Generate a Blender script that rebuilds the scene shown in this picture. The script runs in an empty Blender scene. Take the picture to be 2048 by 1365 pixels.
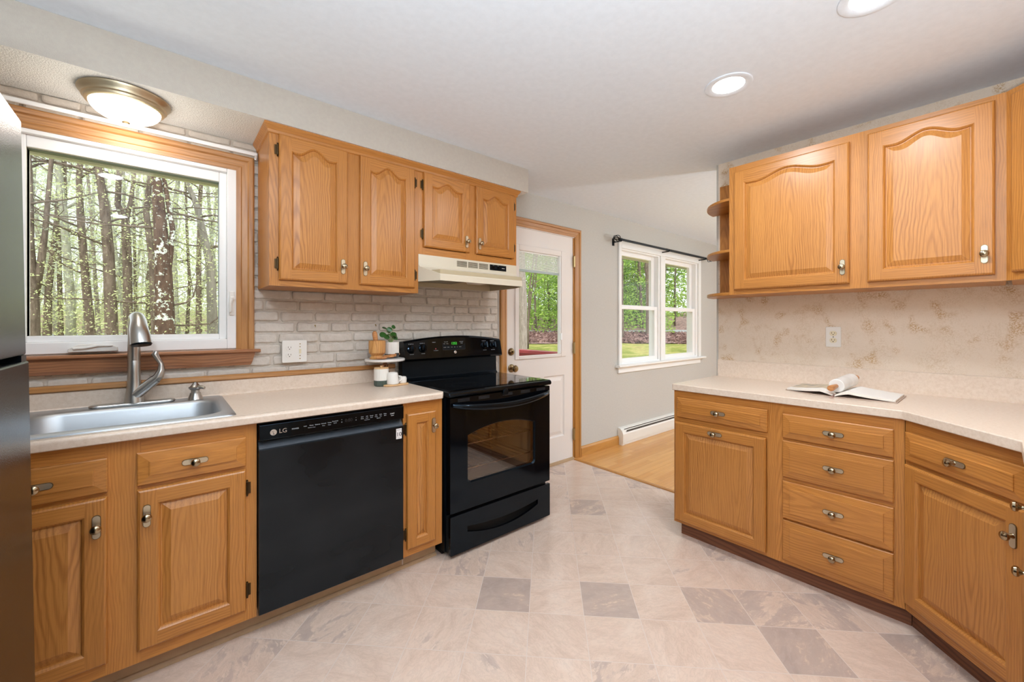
import bpy, bmesh, math, random
from mathutils import Vector, Matrix, noise

SC = bpy.context.scene
COL = SC.collection
random.seed(7)
PI = math.pi

# ------------------------------------------------------------------ camera
F_PX = 820.33                      # focal length in pixels of the 2048x1365 frame
CAM_Z = 1.24
cam_data = bpy.data.cameras.new('camera')
cam_data.sensor_width = 36.0
cam_data.lens = F_PX / 2048 * 36.0
cam_data.shift_y = (648.9 - 682.5) / 2048
cam_data.clip_start = 0.02
cam_data.clip_end = 300
cam = bpy.data.objects.new('camera', cam_data)
cam.location = (0, 0, CAM_Z)
cam.rotation_euler = (PI / 2, 0, math.radians(49.767 - 90))
COL.objects.link(cam)
SC.camera = cam

# ------------------------------------------------------------------ world, sun, view
world = bpy.data.worlds.new('world')
SC.world = world
world.use_nodes = True
bg = world.node_tree.nodes['Background']
bg.inputs['Color'].default_value = (0.90, 0.96, 1.0, 1)
bg.inputs['Strength'].default_value = 2.0

sun_data = bpy.data.lights.new('sun', 'SUN')
sun_data.energy = 2.2
sun_data.angle = math.radians(2)
sun_data.color = (1.0, 0.95, 0.85)
sun = bpy.data.objects.new('sun', sun_data)
sun.rotation_euler = (math.radians(38), 0, math.radians(-35))
COL.objects.link(sun)

SC.view_settings.view_transform = 'Standard'
SC.view_settings.look = 'None'
SC.view_settings.gamma = 1.0
SC.view_settings.use_curve_mapping = False
SC.view_settings.exposure = 0.0
SC.cycles.max_bounces = 8
SC.cycles.diffuse_bounces = 5
SC.cycles.glossy_bounces = 4
SC.cycles.transmission_bounces = 6
SC.cycles.transparent_max_bounces = 12
SC.cycles.sample_clamp_indirect = 6.0
SC.cycles.caustics_reflective = False
SC.cycles.caustics_refractive = False

LAMP_W = 9.5                        # watts of each recessed ceiling light
UP_W = 108.0                        # watts of each unseen floor lamp added as ceiling bounce

# ------------------------------------------------------------------ mesh builder
class MB:
    def __init__(s):
        s.v = []; s.f = []; s.m = []; s.s = []

    def add(s, verts, faces, m=0, smooth=False, mat=None):
        o = len(s.v)
        for p in verts:
            p = Vector(p)
            if mat is not None:
                p = mat @ p
            s.v.append(p)
        for fc in faces:
            s.f.append([i + o for i in fc]); s.m.append(m); s.s.append(smooth)
        return s

    def box(s, x0, x1, y0, y1, z0, z1, m=0, mat=None):
        vs = [(x0, y0, z0), (x1, y0, z0), (x1, y1, z0), (x0, y1, z0), (x0, y0, z1), (x1, y0, z1), (x1, y1, z1), (x0, y1, z1)]
        fs = [(0, 3, 2, 1), (4, 5, 6, 7), (0, 1, 5, 4), (1, 2, 6, 5), (2, 3, 7, 6), (3, 0, 4, 7)]
        return s.add(vs, fs, m, False, mat)

    def lathe(s, prof, n=24, m=0, mat=None, smooth=True, cap=True):
        vs = []; fs = []
        for r, z in prof:
            for k in range(n):
                a = 2 * PI * k / n
                vs.append((r * math.cos(a), r * math.sin(a), z))
        for i in range(len(prof) - 1):
            for k in range(n):
                k2 = (k + 1) % n
                fs.append((i * n + k, i * n + k2, (i + 1) * n + k2, (i + 1) * n + k))
        if cap:
            if prof[0][0] > 1e-6: fs.append(tuple(range(n - 1, -1, -1)))
            if prof[-1][0] > 1e-6: fs.append(tuple((len(prof) - 1) * n + k for k in range(n)))
        return s.add(vs, fs, m, smooth, mat)

    def tube(s, pts, radii, n=10, m=0, smooth=True, squash=None, mat=None):
        pts = [Vector(p) for p in pts]
        if not hasattr(radii, '__len__'): radii = [radii] * len(pts)
        vs = []; fs = []
        up = None
        for i, p in enumerate(pts):
            t = (pts[min(i + 1, len(pts) - 1)] - pts[max(i - 1, 0)]).normalized()
            if up is None:
                up = Vector((0, 0, 1)) if abs(t.z) < .9 else Vector((1, 0, 0))
            a = t.cross(up)
            if a.length < 1e-6: a = t.orthogonal()
            a.normalize(); b = a.cross(t).normalized(); up = b
            for k in range(n):
                ang = 2 * PI * k / n
                ca, sa = math.cos(ang), math.sin(ang)
                if squash: ca *= squash[0]; sa *= squash[1]
                vs.append(p + (a * ca + b * sa) * radii[i])
        for i in range(len(pts) - 1):
            for k in range(n):
                k2 = (k + 1) % n
                fs.append((i * n + k, i * n + k2, (i + 1) * n + k2, (i + 1) * n + k))
        fs.append(tuple(range(n - 1, -1, -1)))
        fs.append(tuple((len(pts) - 1) * n + k for k in range(n)))
        return s.add(vs, fs, m, smooth, mat)

    def prism(s, poly, a0, a1, axis='y', m=0, mat=None, smooth=False, mcap=None):
        n = len(poly)
        def P(p, a):
            if axis == 'y': return (p[0], a, p[1])
            if axis == 'x': return (a, p[0], p[1])
            return (p[0], p[1], a)
        vs = [P(p, a0) for p in poly] + [P(p, a1) for p in poly]
        s.add(vs, [(k, (k + 1) % n, n + (k + 1) % n, n + k) for k in range(n)], m, smooth, mat)
        mc = m if mcap is None else mcap
        s.add(vs, [tuple(range(n - 1, -1, -1)), tuple(range(n, 2 * n))], mc, False, mat)
        return s

    def loops(s, loops, m=0, mats=None, smooth=False, close_last=True, cap_first=False, mat=None):
        n = len(loops[0]); vs = [p for l in loops for p in l]
        for i in range(len(loops) - 1):
            fs = [(i * n + k, i * n + (k + 1) % n, (i + 1) * n + (k + 1) % n, (i + 1) * n + k) for k in range(n)]
            o = len(s.v)
            s.add(loops[i] + loops[i + 1], [(k, (k + 1) % n, n + (k + 1) % n, n + k) for k in range(n)], mats[i] if mats else m, smooth, mat)
        if close_last: s.add(loops[-1], [tuple(range(n))], mats[-1] if mats else m, False, mat)
        if cap_first: s.add(loops[0], [tuple(range(n - 1, -1, -1))], mats[0] if mats else m, False, mat)
        return s

    def mesh(s, name, mats, weld=True, angle=35, recalc=True):
        me = bpy.data.meshes.new(name)
        me.from_pydata([tuple(p) for p in s.v], [], s.f)
        for mt in mats: me.materials.append(mt)
        for p, mi, sm in zip(me.polygons, s.m, s.s):
            p.material_index = mi; p.use_smooth = sm
        if weld or recalc:
            bm = bmesh.new(); bm.from_mesh(me)
            if weld: bmesh.ops.remove_doubles(bm, verts=bm.verts, dist=1e-5)
            if recalc: bmesh.ops.recalc_face_normals(bm, faces=bm.faces)
            bm.to_mesh(me); bm.free()
        if angle and any(s.s):
            me.set_sharp_from_angle(angle=math.radians(angle))
        me.update()
        return me

    def build(s, name, mats, parent=None, loc=(0, 0, 0), rot=(0, 0, 0), bevel=0, **k):
        if not isinstance(mats, (list, tuple)): mats = [mats]
        return link(name, s.mesh(name, mats, **k), parent, loc, rot, bevel)

def link(name, me, parent=None, loc=(0, 0, 0), rot=(0, 0, 0), bevel=0):
    o = bpy.data.objects.new(name, me)
    COL.objects.link(o)
    o.location = loc; o.rotation_euler = rot
    if parent: o.parent = parent
    if bevel:
        b = o.modifiers.new('bevel', 'BEVEL'); b.width = bevel; b.segments = 2
        b.limit_method = 'ANGLE'; b.angle_limit = math.radians(40)
    return o

def thing(name, label, cat, loc=(0, 0, 0), rotz=0, group=None):
    o = bpy.data.objects.new(name, None); COL.objects.link(o)
    o.empty_display_size = .05
    o.location = loc; o.rotation_euler = (0, 0, rotz)
    o['label'] = label; o['category'] = cat
    if group: o['group'] = group
    return o

def tag(o, label, cat, group=None, kind=None):
    o['label'] = label; o['category'] = cat
    if group: o['group'] = group
    if kind: o['kind'] = kind
    return o

def struct(o, label=None):
    o['kind'] = 'structure'
    if label: o['label'] = label
    return o

def struct_empty(name, label, loc=(0, 0, 0), rotz=0):
    o = bpy.data.objects.new(name, None); COL.objects.link(o)
    o.location = loc; o.rotation_euler = (0, 0, rotz); o['kind'] = 'structure'; o['label'] = label
    return o

def rrect(x0, x1, z0, z1, r, n=6):
    out = []
    for cx, cz, a0 in ((x1 - r, z0 + r, -PI / 2), (x1 - r, z1 - r, 0), (x0 + r, z1 - r, PI / 2), (x0 + r, z0 + r, PI)):
        for k in range(n + 1):
            a = a0 + PI / 2 * k / n
            out.append((cx + r * math.cos(a), cz + r * math.sin(a)))
    return out

def text_mesh(body, size, depth=.0004):
    cu = bpy.data.curves.new('lettering', 'FONT')
    cu.body = body; cu.size = size; cu.align_x = 'CENTER'; cu.align_y = 'CENTER'; cu.extrude = depth
    to = bpy.data.objects.new('lettering', cu); COL.objects.link(to)
    dg = bpy.context.evaluated_depsgraph_get(); dg.update()
    me = bpy.data.meshes.new_from_object(to.evaluated_get(dg))
    bpy.data.objects.remove(to); bpy.data.curves.remove(cu)
    return me

def texts(items, mat, name, parent, loc=(0, 0, 0), rot=(PI / 2, 0, 0)):
    """several short words on one panel, one mesh: items = (body, size, x, z)"""
    bm = bmesh.new()
    for body, size, x, z in items:
        me = text_mesh(body, size)
        me.transform(Matrix.Translation((x, z, 0)))
        bm.from_mesh(me); bpy.data.meshes.remove(me)
    me = bpy.data.meshes.new(name); bm.to_mesh(me); bm.free()
    me.materials.clear(); me.materials.append(mat)
    for p in me.polygons: p.material_index = 0
    return link(name, me, parent, loc, rot)

# ------------------------------------------------------------------ materials
def lin(h):
    if isinstance(h, str):
        h = h.lstrip('#'); h = [int(h[i:i + 2], 16) / 255 for i in (0, 2, 4)]
    return tuple(((c / 12.92) if c <= .04045 else ((c + .055) / 1.055) ** 2.4) for c in h) + (1,)

class NT:
    @staticmethod
    def lerp(a, b, k):
        a, b = lin(a), lin(b); return tuple(x + (y - x) * k for x, y in zip(a, b))
    def __init__(s, name):
        s.mat = bpy.data.materials.new(name); s.mat.use_nodes = True
        s.t = s.mat.node_tree; s.b = s.t.nodes['Principled BSDF']
    def n(s, typ, ins=None, **props):
        nd = s.t.nodes.new(typ)
        for k, v in props.items(): setattr(nd, k, v)
        for k, v in (ins or {}).items(): s.set(nd, k, v)
        return nd
    def set(s, nd, k, v):
        if isinstance(v, bpy.types.NodeSocket): s.t.links.new(v, nd.inputs[k])
        else: nd.inputs[k].default_value = v
    def math(s, op, a, b=0.0, c=0.0, clamp=False):
        nd = s.n('ShaderNodeMath', operation=op, use_clamp=clamp)
        s.set(nd, 0, a); s.set(nd, 1, b)
        if op in ('MULTIPLY_ADD', 'WRAP', 'SMOOTH_MIN'): s.set(nd, 2, c)
        return nd.outputs[0]
    def mix(s, fac, a, b, mode='MIX'):
        nd = s.n('ShaderNodeMix', data_type='RGBA', blend_type=mode)
        s.set(nd, 0, fac); s.set(nd, 6, a); s.set(nd, 7, b)
        return nd.outputs[2]
    def ramp(s, fac, stops, interp='LINEAR'):
        nd = s.n('ShaderNodeValToRGB'); nd.color_ramp.interpolation = interp
        cr = nd.color_ramp
        while len(cr.elements) < len(stops): cr.elements.new(.5)
        for e, (p, c) in zip(cr.elements, stops):
            e.position = p; e.color = c if len(c) == 4 else tuple(c) + (1,)
        s.set(nd, 0, fac)
        return nd.outputs[0]
    def noise(s, vec, scale, detail=2, rough=.5, dist=0.0):
        nd = s.n('ShaderNodeTexNoise', {'Scale': scale, 'Detail': detail, 'Roughness': rough, 'Distortion': dist})
        s.set(nd, 'Vector', vec); return nd.outputs[0]
    def coord(s, kind='Object'):
        return s.n('ShaderNodeTexCoord').outputs[kind]
    def bump(s, h, strength=.2, dist=.01):
        nd = s.n('ShaderNodeBump', {'Strength': strength, 'Distance': dist}); s.set(nd, 'Height', h)
        s.t.links.new(nd.outputs[0], s.b.inputs['Normal']); return nd
    def p(s, **k):
        for kk, v in k.items(): s.set(s.b, kk.replace('_', ' '), v)
        return s

def G(v): return (v, v, v, 1)

def plain(name, col, rough=.5, metal=0.0, spec=.5, coat=0.0, emit=None, estr=0.0, tint=None):
    t = NT(name)
    if tint: t.p(Specular_Tint=tint)
    t.p(Base_Color=lin(col), Roughness=rough, Metallic=metal, Specular_IOR_Level=spec, Coat_Weight=coat)
    if coat: t.p(Coat_Roughness=.08)
    if emit: t.p(Emission_Color=lin(emit), Emission_Strength=estr)
    return t.mat

def speck(name, col, col2, scale=200, rough=.5, spec=.5, bump=0.0, bscale=None, lo=.35, hi=.65, dist=.002):
    t = NT(name); c = t.coord()
    f = t.noise(c, scale, 3, .6)
    col_ = t.ramp(f, [(lo, lin(col)), (hi, lin(col2))])
    t.p(Base_Color=col_, Roughness=rough, Specular_IOR_Level=spec)
    if bump:
        t.bump(t.noise(c, bscale or scale, 3, .6), bump, dist)
    return t.mat

def oak(name, light, mid, dark, axis='z', rings=24.0, rough=.33, spread=.35, fig=1.0, k=.45):
    """oak boards: stretched growth rings with cathedral arches, pores and slow colour drift along the grain"""
    t = NT(name)
    co = t.coord()
    sep = t.n('ShaderNodeSeparateXYZ', {0: co})
    ax = {'x': ('Y', 'Z', 'X'), 'y': ('X', 'Z', 'Y'), 'z': ('X', 'Y', 'Z')}[axis]
    cx, cy, cl = (sep.outputs[a] for a in ax)
    if axis == 'x': cx, cy = cy, cx
    rnd = t.n('ShaderNodeObjectInfo').outputs['Random']
    r2 = t.math('FRACT', t.math('MULTIPLY', rnd, 37.7))
    # slow wander of the grain
    wob = t.n('ShaderNodeCombineXYZ', {0: t.math('MULTIPLY_ADD', rnd, 9.0, cx), 1: cy, 2: t.math('MULTIPLY', cl, .35)})
    w = t.noise(wob.outputs[0], 7.0, 3, .55)
    ox = t.math('MULTIPLY_ADD', t.math('SUBTRACT', rnd, .5), spread, cx)
    oz = t.math('MULTIPLY_ADD', t.math('SUBTRACT', r2, .35), 1.4, cl)
    wx = t.math('MULTIPLY_ADD', t.math('SUBTRACT', w, .5), .05 * fig, ox)
    vec = t.n('ShaderNodeCombineXYZ', {0: wx, 1: t.math('MULTIPLY', cy, .4), 2: t.math('MULTIPLY', oz, .08)})
    wv = t.n('ShaderNodeTexWave', {'Scale': rings, 'Distortion': 5.0, 'Detail': 2.0, 'Detail Scale': .55, 'Detail Roughness': .6},
             wave_type='RINGS', rings_direction='SPHERICAL', wave_profile='SIN')
    t.set(wv, 'Vector', vec.outputs[0])
    g = t.ramp(wv.outputs['Fac'], [(0.0, lin(light)), (.35, lin(light)), (.80, lin(mid)), (1.0, t.lerp(mid, dark, k))])
    vis = t.ramp(t.noise(wob.outputs[0], 4.0, 2, .5), [(.35, G(.25)), (.62, G(1))])
    g = t.mix(vis, lin(light), g)
    st_ = t.n('ShaderNodeCombineXYZ', {0: t.math('MULTIPLY', wx, 95.0), 1: t.math('MULTIPLY', cy, 60.0), 2: t.math('MULTIPLY', cl, 2.2)})
    streak = t.ramp(t.noise(st_.outputs[0], 1.0, 3, .65), [(.50, G(0)), (.70, G(.42))])
    g = t.mix(streak, g, t.lerp(mid, dark, .55))
    fine = t.n('ShaderNodeCombineXYZ', {0: t.math('MULTIPLY', cx, 330.0), 1: t.math('MULTIPLY', cy, 330.0), 2: t.math('MULTIPLY', cl, 11.0)})
    pores = t.noise(fine.outputs[0], 1.0, 2, .6)
    pm = t.ramp(pores, [(.50, G(0)), (.72, G(1))])
    g2 = t.mix(t.math('MULTIPLY', pm, .42), g, lin(dark))
    slow = t.noise(wob.outputs[0], 2.3, 2, .5)
    g3 = t.mix(t.ramp(slow, [(.3, G(0)), (.75, G(.38))]), g2, lin(mid))
    hs = t.n('ShaderNodeHueSaturation', {'Value': t.math('MULTIPLY_ADD', r2, .16, .92), 'Color': g3})
    t.p(Base_Color=hs.outputs[0], Roughness=rough, Specular_IOR_Level=.5)
    t.bump(pores, .06, .001)
    return t.mat

M = {}
M['oak_v'] = oak('oak_vertical', '#bc7d3b', '#ad7032', '#784319', 'z', rings=40, k=.16)
M['oak_h'] = oak('oak_horizontal', '#bc7d3b', '#ad7032', '#784319', 'x', rings=30, k=.18)
M['oak_panel'] = oak('oak_panel', '#c18341', '#ae7135', '#764018', 'z', rings=30, spread=.22, fig=1.3, k=.40)
M['oak_trim_v'] = oak('oak_casing_vertical', '#ba8650', '#a8733f', '#7e4f28', 'z', rings=30)
M['oak_trim_h'] = oak('oak_casing_horizontal', '#ba8650', '#a8733f', '#7e4f28', 'x', rings=30)
M['stool'] = oak('oak_stool', '#ab7550', '#8d5d40', '#5f3b28', 'x', rings=34)
M['door_trim_v'] = oak('door_casing_vertical', '#bf8540', '#b07534', '#925a24', 'z', rings=26)
M['base_trim'] = oak('baseboard_oak', '#c28a44', '#b47c38', '#94602a', 'x', rings=30, k=.3)
M['door_trim_h'] = oak('door_casing_horizontal', '#c18d5c', '#b27d4c', '#92602f', 'x', rings=26)
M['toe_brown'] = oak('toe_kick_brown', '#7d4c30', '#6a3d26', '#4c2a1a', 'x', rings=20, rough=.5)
M['dark_oak'] = plain('cabinet_inside', '#7a4f2c', .6)
M['wall'] = speck('wall_paint', '#bcb7af', '#c0bbb3', 60, .7, .3, .05, 220)
M['soffit'] = speck('soffit_paint', '#bfb6ac', '#c3bbb0', 60, .75, .3, .25, 260, dist=.003)
M['popcorn'] = speck('textured_ceiling', '#ecebe7', '#f1f0ec', 120, .9, .2, .9, 190, dist=.006)
M['ceiling'] = speck('ceiling_paint', '#e5edf7', '#e9f1fb', 30, .85, .2, .03, 150)
M['white_trim'] = plain('white_trim', '#eceae6', .35)
M['vinyl'] = plain('white_vinyl', '#f1efed', .3)
M['door_white'] = plain('door_white', '#e3d9d1', .4)
M['brick'] = speck('painted_brick', '#c6bbaf', '#d0c6bb', 25, .62, .35, .55, 70, dist=.006)
M['mortar'] = speck('painted_mortar', '#c0b5a8', '#c9beb2', 40, .75, .3, .5, 120, dist=.005)
M['tan_toe'] = speck('tan_toe_kick', '#a98a68', '#b29370', 15, .5)
M['black_gloss'] = plain('black_enamel', '#06070a', .09, spec=.42, tint=(.5, .74, 1, 1))
M['black_satin'] = plain('black_satin', '#080a0d', .28, spec=.35, tint=(.5, .74, 1, 1))
M['black_matte'] = plain('black_matte', '#0a0a0a', .6)
M['glass_top'] = plain('cooktop_glass', '#05070b', .04, spec=.6, tint=(.75, .88, 1, 1))
M['ring_grey'] = plain('burner_ring', '#33383d', .25)
M['bronze'] = plain('antique_bronze', '#7d6a50', .35, metal=1.0)
M['nickel'] = plain('antique_nickel', '#cdbfa6', .33, metal=.85)
M['knob_metal'] = plain('knob_metal', '#a39277', .2, metal=1.0)
M['bright_knob'] = plain('bright_knob', '#c9bba6', .16, metal=1.0)
M['hinge_dark'] = plain('dark_hinge', '#4a3a26', .35, metal=.9)
M['brass_old'] = plain('aged_brass', '#8b7757', .28, metal=1.0)
M['hinge_brass'] = plain('hinge_brass', '#b59b6c', .3, metal=1.0)
M['hood'] = plain('almond_enamel', '#dacfba', .32)
M['hood_in'] = plain('hood_inside', '#b8a98a', .45)
M['vent_dark'] = plain('vent_dark', '#5f543f', .6)
M['filter'] = speck('filter_mesh', '#6b6250', '#9a9078', 420, .5, .4)
M['lens'] = plain('hood_lens', '#e9dfd0', .3)
M['white_plastic'] = plain('white_plastic', '#e8e3dc', .35)
M['ivory_plastic'] = plain('ivory_plastic', '#e3d7b8', .35)
M['slot'] = plain('socket_slot', '#3a2f22', .6)
M['screw'] = plain('screw_brass', '#a58d55', .35, metal=1.0)
M['ceramic'] = plain('white_ceramic', '#ece6de', .35)
M['green_glaze'] = plain('green_glaze', '#47544c', .35)
M['grey_glaze'] = plain('slate_glaze', '#4b5052', .4)
M['wood_olive'] = oak('olive_wood', '#cf9a5c', '#b57a40', '#8a5427', 'z', rings=30, rough=.45, fig=2.0)
M['wood_pale'] = oak('beech_wood', '#dfb98c', '#d0a777', '#b98c5c', 'x', rings=24, rough=.5)
M['wood_spoon'] = oak('spoon_wood', '#c98d58', '#b67946', '#955b2e', 'x', rings=24, rough=.5)
M['marble'] = speck('white_marble', '#e9e5e0', '#dbd6d0', 9, .22, lo=.45, hi=.7)
M['copper'] = plain('rose_copper', '#c99b80', .2, metal=1.0)
M['leaf_plant'] = plain('glossy_leaf', '#2f5a22', .35)
M['stem_green'] = plain('plant_stem', '#8fa667', .5)
M['soil'] = plain('potting_soil', '#3a2a20', .9)
M['page'] = plain('book_page', '#e9e4dd', .6)
M['page_edge'] = speck('page_edges', '#d9d0c5', '#efe8de', 900, .7)
M['book_cover'] = plain('book_cover', '#b9a292', .5)
M['ribbon'] = plain('book_ribbon', '#c9a79a', .6)
M['red_paint'] = plain('red_deck_paint', '#96303a', .5)
M['rod'] = plain('black_rod', '#16171a', .3, metal=.6)
M['heater'] = plain('heater_enamel', '#e4dfd6', .35)
M['fridge'] = None
M['blind'] = plain('blind_slat', '#eceae4', .5)
M['blind_rail'] = plain('blind_rail', '#a9b3ae', .5)
M['gasket'] = plain('window_gasket', '#87939a', .5)
M['eave'] = plain('eave_paint', '#d9d9c6', .7)
M['silver'] = plain('silver_badge', '#d5d5d2', .25, metal=.8)
M['label_white'] = plain('label_white', '#e6e2e0', .5)
M['print_grey'] = plain('printed_grey', '#a9adb0', .5)
M['print_dim'] = plain('printed_dim_grey', '#6f7376', .5)
M['ink'] = plain('printed_black', '#1a1a1a', .5)
M['led_green'] = plain('clock_digits', '#0a1a08', .5, emit='#39d63a', estr=1.3)
M['red_mark'] = plain('red_mark', '#a03a38', .5)
M['oven_in'] = plain('oven_cavity', '#a3927c', .45)
M['rack'] = plain('oven_rack', '#b5afa6', .25, metal=1.0)

# counter laminate
t = NT('counter_laminate'); c = t.coord()
n1 = t.noise(c, 90, 4, .65); n2 = t.noise(c, 260, 2, .6)
cc = t.ramp(n1, [(.32, lin('#d6c1ad')), (.55, lin('#dfccba')), (.75, lin('#e3d2c2'))])
cc = t.mix(t.ramp(n2, [(.55, G(0)), (.75, G(.35))]), cc, lin('#c7ac97'))
t.p(Base_Color=cc, Roughness=.33, Specular_IOR_Level=.5)
M['counter'] = t.mat

# brushed steel
t = NT('brushed_steel'); c = t.coord()
mp = t.n('ShaderNodeMapping', {'Vector': c, 'Scale': (3, 400, 400)})
nb = t.noise(mp.outputs[0], 1.0, 2, .6)
t.p(Base_Color=lin('#bcc0c4'), Metallic=1.0, Roughness=t.math('MULTIPLY_ADD', nb, .2, .36))
M['steel'] = t.mat
M['faucet'] = plain('brushed_nickel', '#b9b7b3', .30, metal=1.0)

# fridge: black textured enamel
t = NT('textured_black_enamel'); c = t.coord()
t.p(Base_Color=lin('#131416'), Roughness=.24, Specular_IOR_Level=.38)
t.bump(t.noise(c, 320, 2, .5), .35, .0012)
M['fridge'] = t.mat

# dishwasher front: glossy black, smeary roughness, cloudy reflection painted into the colour
t = NT('smudge_reflection_black'); c = t.coord()
mp = t.n('ShaderNodeMapping', {'Vector': c, 'Scale': (2.4, 2.4, 5.0)})
sm = t.noise(mp.outputs[0], 1.3, 2, .5)
t.p(Base_Color=t.mix(t.ramp(sm, [(.35, G(0)), (.75, G(1))]), lin('#060709'), lin('#191a1b')), Roughness=t.ramp(sm, [(.3, G(.24)), (.7, G(.36))]), Specular_IOR_Level=.4, Specular_Tint=(.7, .85, 1, 1))
M['dw_front'] = t.mat

# clear glass panes (thin): see-through with a fresnel reflection
def pane_mat(name, tint=(1, 1, 1, 1), refl=1.0, base=.007):
    t = NT(name); nt = t.t
    tr = t.n('ShaderNodeBsdfTransparent', {'Color': tint})
    gl = t.n('ShaderNodeBsdfGlossy', {'Roughness': .01})
    fc = t.n('ShaderNodeLayerWeight', {'Blend': .5}).outputs['Facing']
    fr = t.math('MULTIPLY_ADD', t.math('POWER', fc, 5.0), .7, base)
    mx = t.n('ShaderNodeMixShader')
    t.set(mx, 0, t.math('MULTIPLY', fr, refl, clamp=True)); nt.links.new(tr.outputs[0], mx.inputs[1]); nt.links.new(gl.outputs[0], mx.inputs[2])
    nt.links.new(mx.outputs[0], nt.nodes['Material Output'].inputs['Surface'])
    return t.mat
M['glass'] = pane_mat('window_glass')
M['oven_glass'] = pane_mat('oven_glass', (.62, .58, .53, 1), 1.0, .20)
M['clear_jar'] = pane_mat('clear_glass', (.95, .93, .9, 1))

# vinyl tile floor (tone and rnd are stored per tile)
t = NT('vinyl_tile'); c = t.coord()
tone = t.n('ShaderNodeAttribute', attribute_name='tone').outputs['Fac']
rnd = t.n('ShaderNodeAttribute', attribute_name='rnd').outputs['Fac']
sp = t.n('ShaderNodeSeparateXYZ', {0: c})
ca = t.math('COSINE', t.math('MULTIPLY', rnd, 12.0)); sa = t.math('SINE', t.math('MULTIPLY', rnd, 12.0))
px = t.math('ADD', t.math('MULTIPLY', sp.outputs[0], ca), t.math('MULTIPLY', sp.outputs[1], sa))
py = t.math('SUBTRACT', t.math('MULTIPLY', sp.outputs[1], ca), t.math('MULTIPLY', sp.outputs[0], sa))
v = t.n('ShaderNodeCombineXYZ', {0: t.math('MULTIPLY', px, 1.0), 1: t.math('MULTIPLY', py, 2.1), 2: t.math('MULTIPLY', rnd, 50.0)}).outputs[0]
na = t.noise(v, 5.0, 6, .62, .9)
nb = t.noise(v, 22.0, 5, .7, .6)
base = t.ramp(na, [(.25, lin('#c6ac9a')), (.5, lin('#d6bdab')), (.8, lin('#ddc9b9'))])
vein = t.ramp(nb, [(.44, G(0)), (.50, G(.45)), (.56, G(0))])
base = t.mix(t.math('MULTIPLY', vein, .5), base, lin('#a89387'))
thr = t.math('SUBTRACT', t.math('MULTIPLY_ADD', na, .65, t.math('MULTIPLY', nb, .35)), t.math('SUBTRACT', .775, t.math('MULTIPLY', tone, .435)))
gm = t.ramp(thr, [(0.0, G(0)), (.06, G(.65)), (.26, G(1))])
grey = t.ramp(nb, [(.3, lin('#9c8a81')), (.65, lin('#b5a196'))])
t.p(Base_Color=t.mix(gm, base, grey), Roughness=t.math('MULTIPLY_ADD', nb, .16, .16), Specular_IOR_Level=.5)
t.bump(nb, .05, .002)
M['tile'] = t.mat
M['seam'] = plain('tile_seam', '#c9b8ac', .45)

# hardwood strip floor (boards run along X)
t = NT('hardwood_strip'); c = t.coord()
sp = t.n('ShaderNodeSeparateXYZ', {0: c})
row = t.math('FLOOR', t.math('DIVIDE', sp.outputs[1], .057))
rw = t.n('ShaderNodeTexWhiteNoise', {'W': row}, noise_dimensions='1D').outputs[0]
xb = t.math('FLOOR', t.math('MULTIPLY_ADD', rw, 13.0, t.math('DIVIDE', sp.outputs[0], .85)))
cell = t.n('ShaderNodeCombineXYZ', {0: row, 1: xb}).outputs[0]
cw = t.n('ShaderNodeTexWhiteNoise', {'Vector': cell}, noise_dimensions='3D').outputs[0]
gv = t.n('ShaderNodeCombineXYZ', {0: t.math('MULTIPLY', sp.outputs[0], 3.0), 1: t.math('MULTIPLY', sp.outputs[1], 60.0), 2: t.math('MULTIPLY', cw, 30.0)}).outputs[0]
gr = t.noise(gv, 1.0, 3, .6)
hc = t.mix(cw, lin('#d9a15c'), lin('#c98c48'))
hc = t.mix(t.ramp(gr, [(.45, G(0)), (.8, G(.6))]), hc, lin('#b3763a'))
fy = t.math('FRACT', t.math('DIVIDE', sp.outputs[1], .057))
gap = t.math('LESS_THAN', t.math('ABSOLUTE', t.math('SUBTRACT', fy, .02)), .02)
hc = t.mix(t.math('MULTIPLY', gap, .5), hc, lin('#7a4d22'))
t.p(Base_Color=hc, Roughness=.25)
M['hardwood'] = t.mat

# wallpaper: cream with sponged tan clusters
t = NT('sponged_wallpaper'); c = t.coord()
cl = t.ramp(t.noise(c, 15, 1, .3), [(.57, G(0)), (.72, G(1))])
mk = t.noise(c, 150, 4, .6, .8)
line = t.ramp(mk, [(.46, G(0)), (.54, G(1))])
mk2 = t.noise(c, 75, 6, .75, 2.5)
line2 = t.ramp(mk2, [(.50, G(0)), (.58, G(1)), (.64, G(.3))])
soft = t.ramp(t.noise(c, 9, 3, .6), [(.38, G(.15)), (.62, G(1))])
base = t.mix(t.noise(c, 5, 3, .6), lin('#dccab6'), lin('#e5d5c4'))
base = t.mix(t.math('MULTIPLY', t.math('MULTIPLY', soft, line2), .55), base, lin('#bfa177'))
wp = t.mix(t.math('MULTIPLY', t.math('MULTIPLY', cl, line), .75), base, lin('#b58b4e'))
t.p(Base_Color=wp, Roughness=.6, Specular_IOR_Level=.35)
t.bump(mk, .12, .003)
M['wallpaper'] = t.mat

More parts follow.
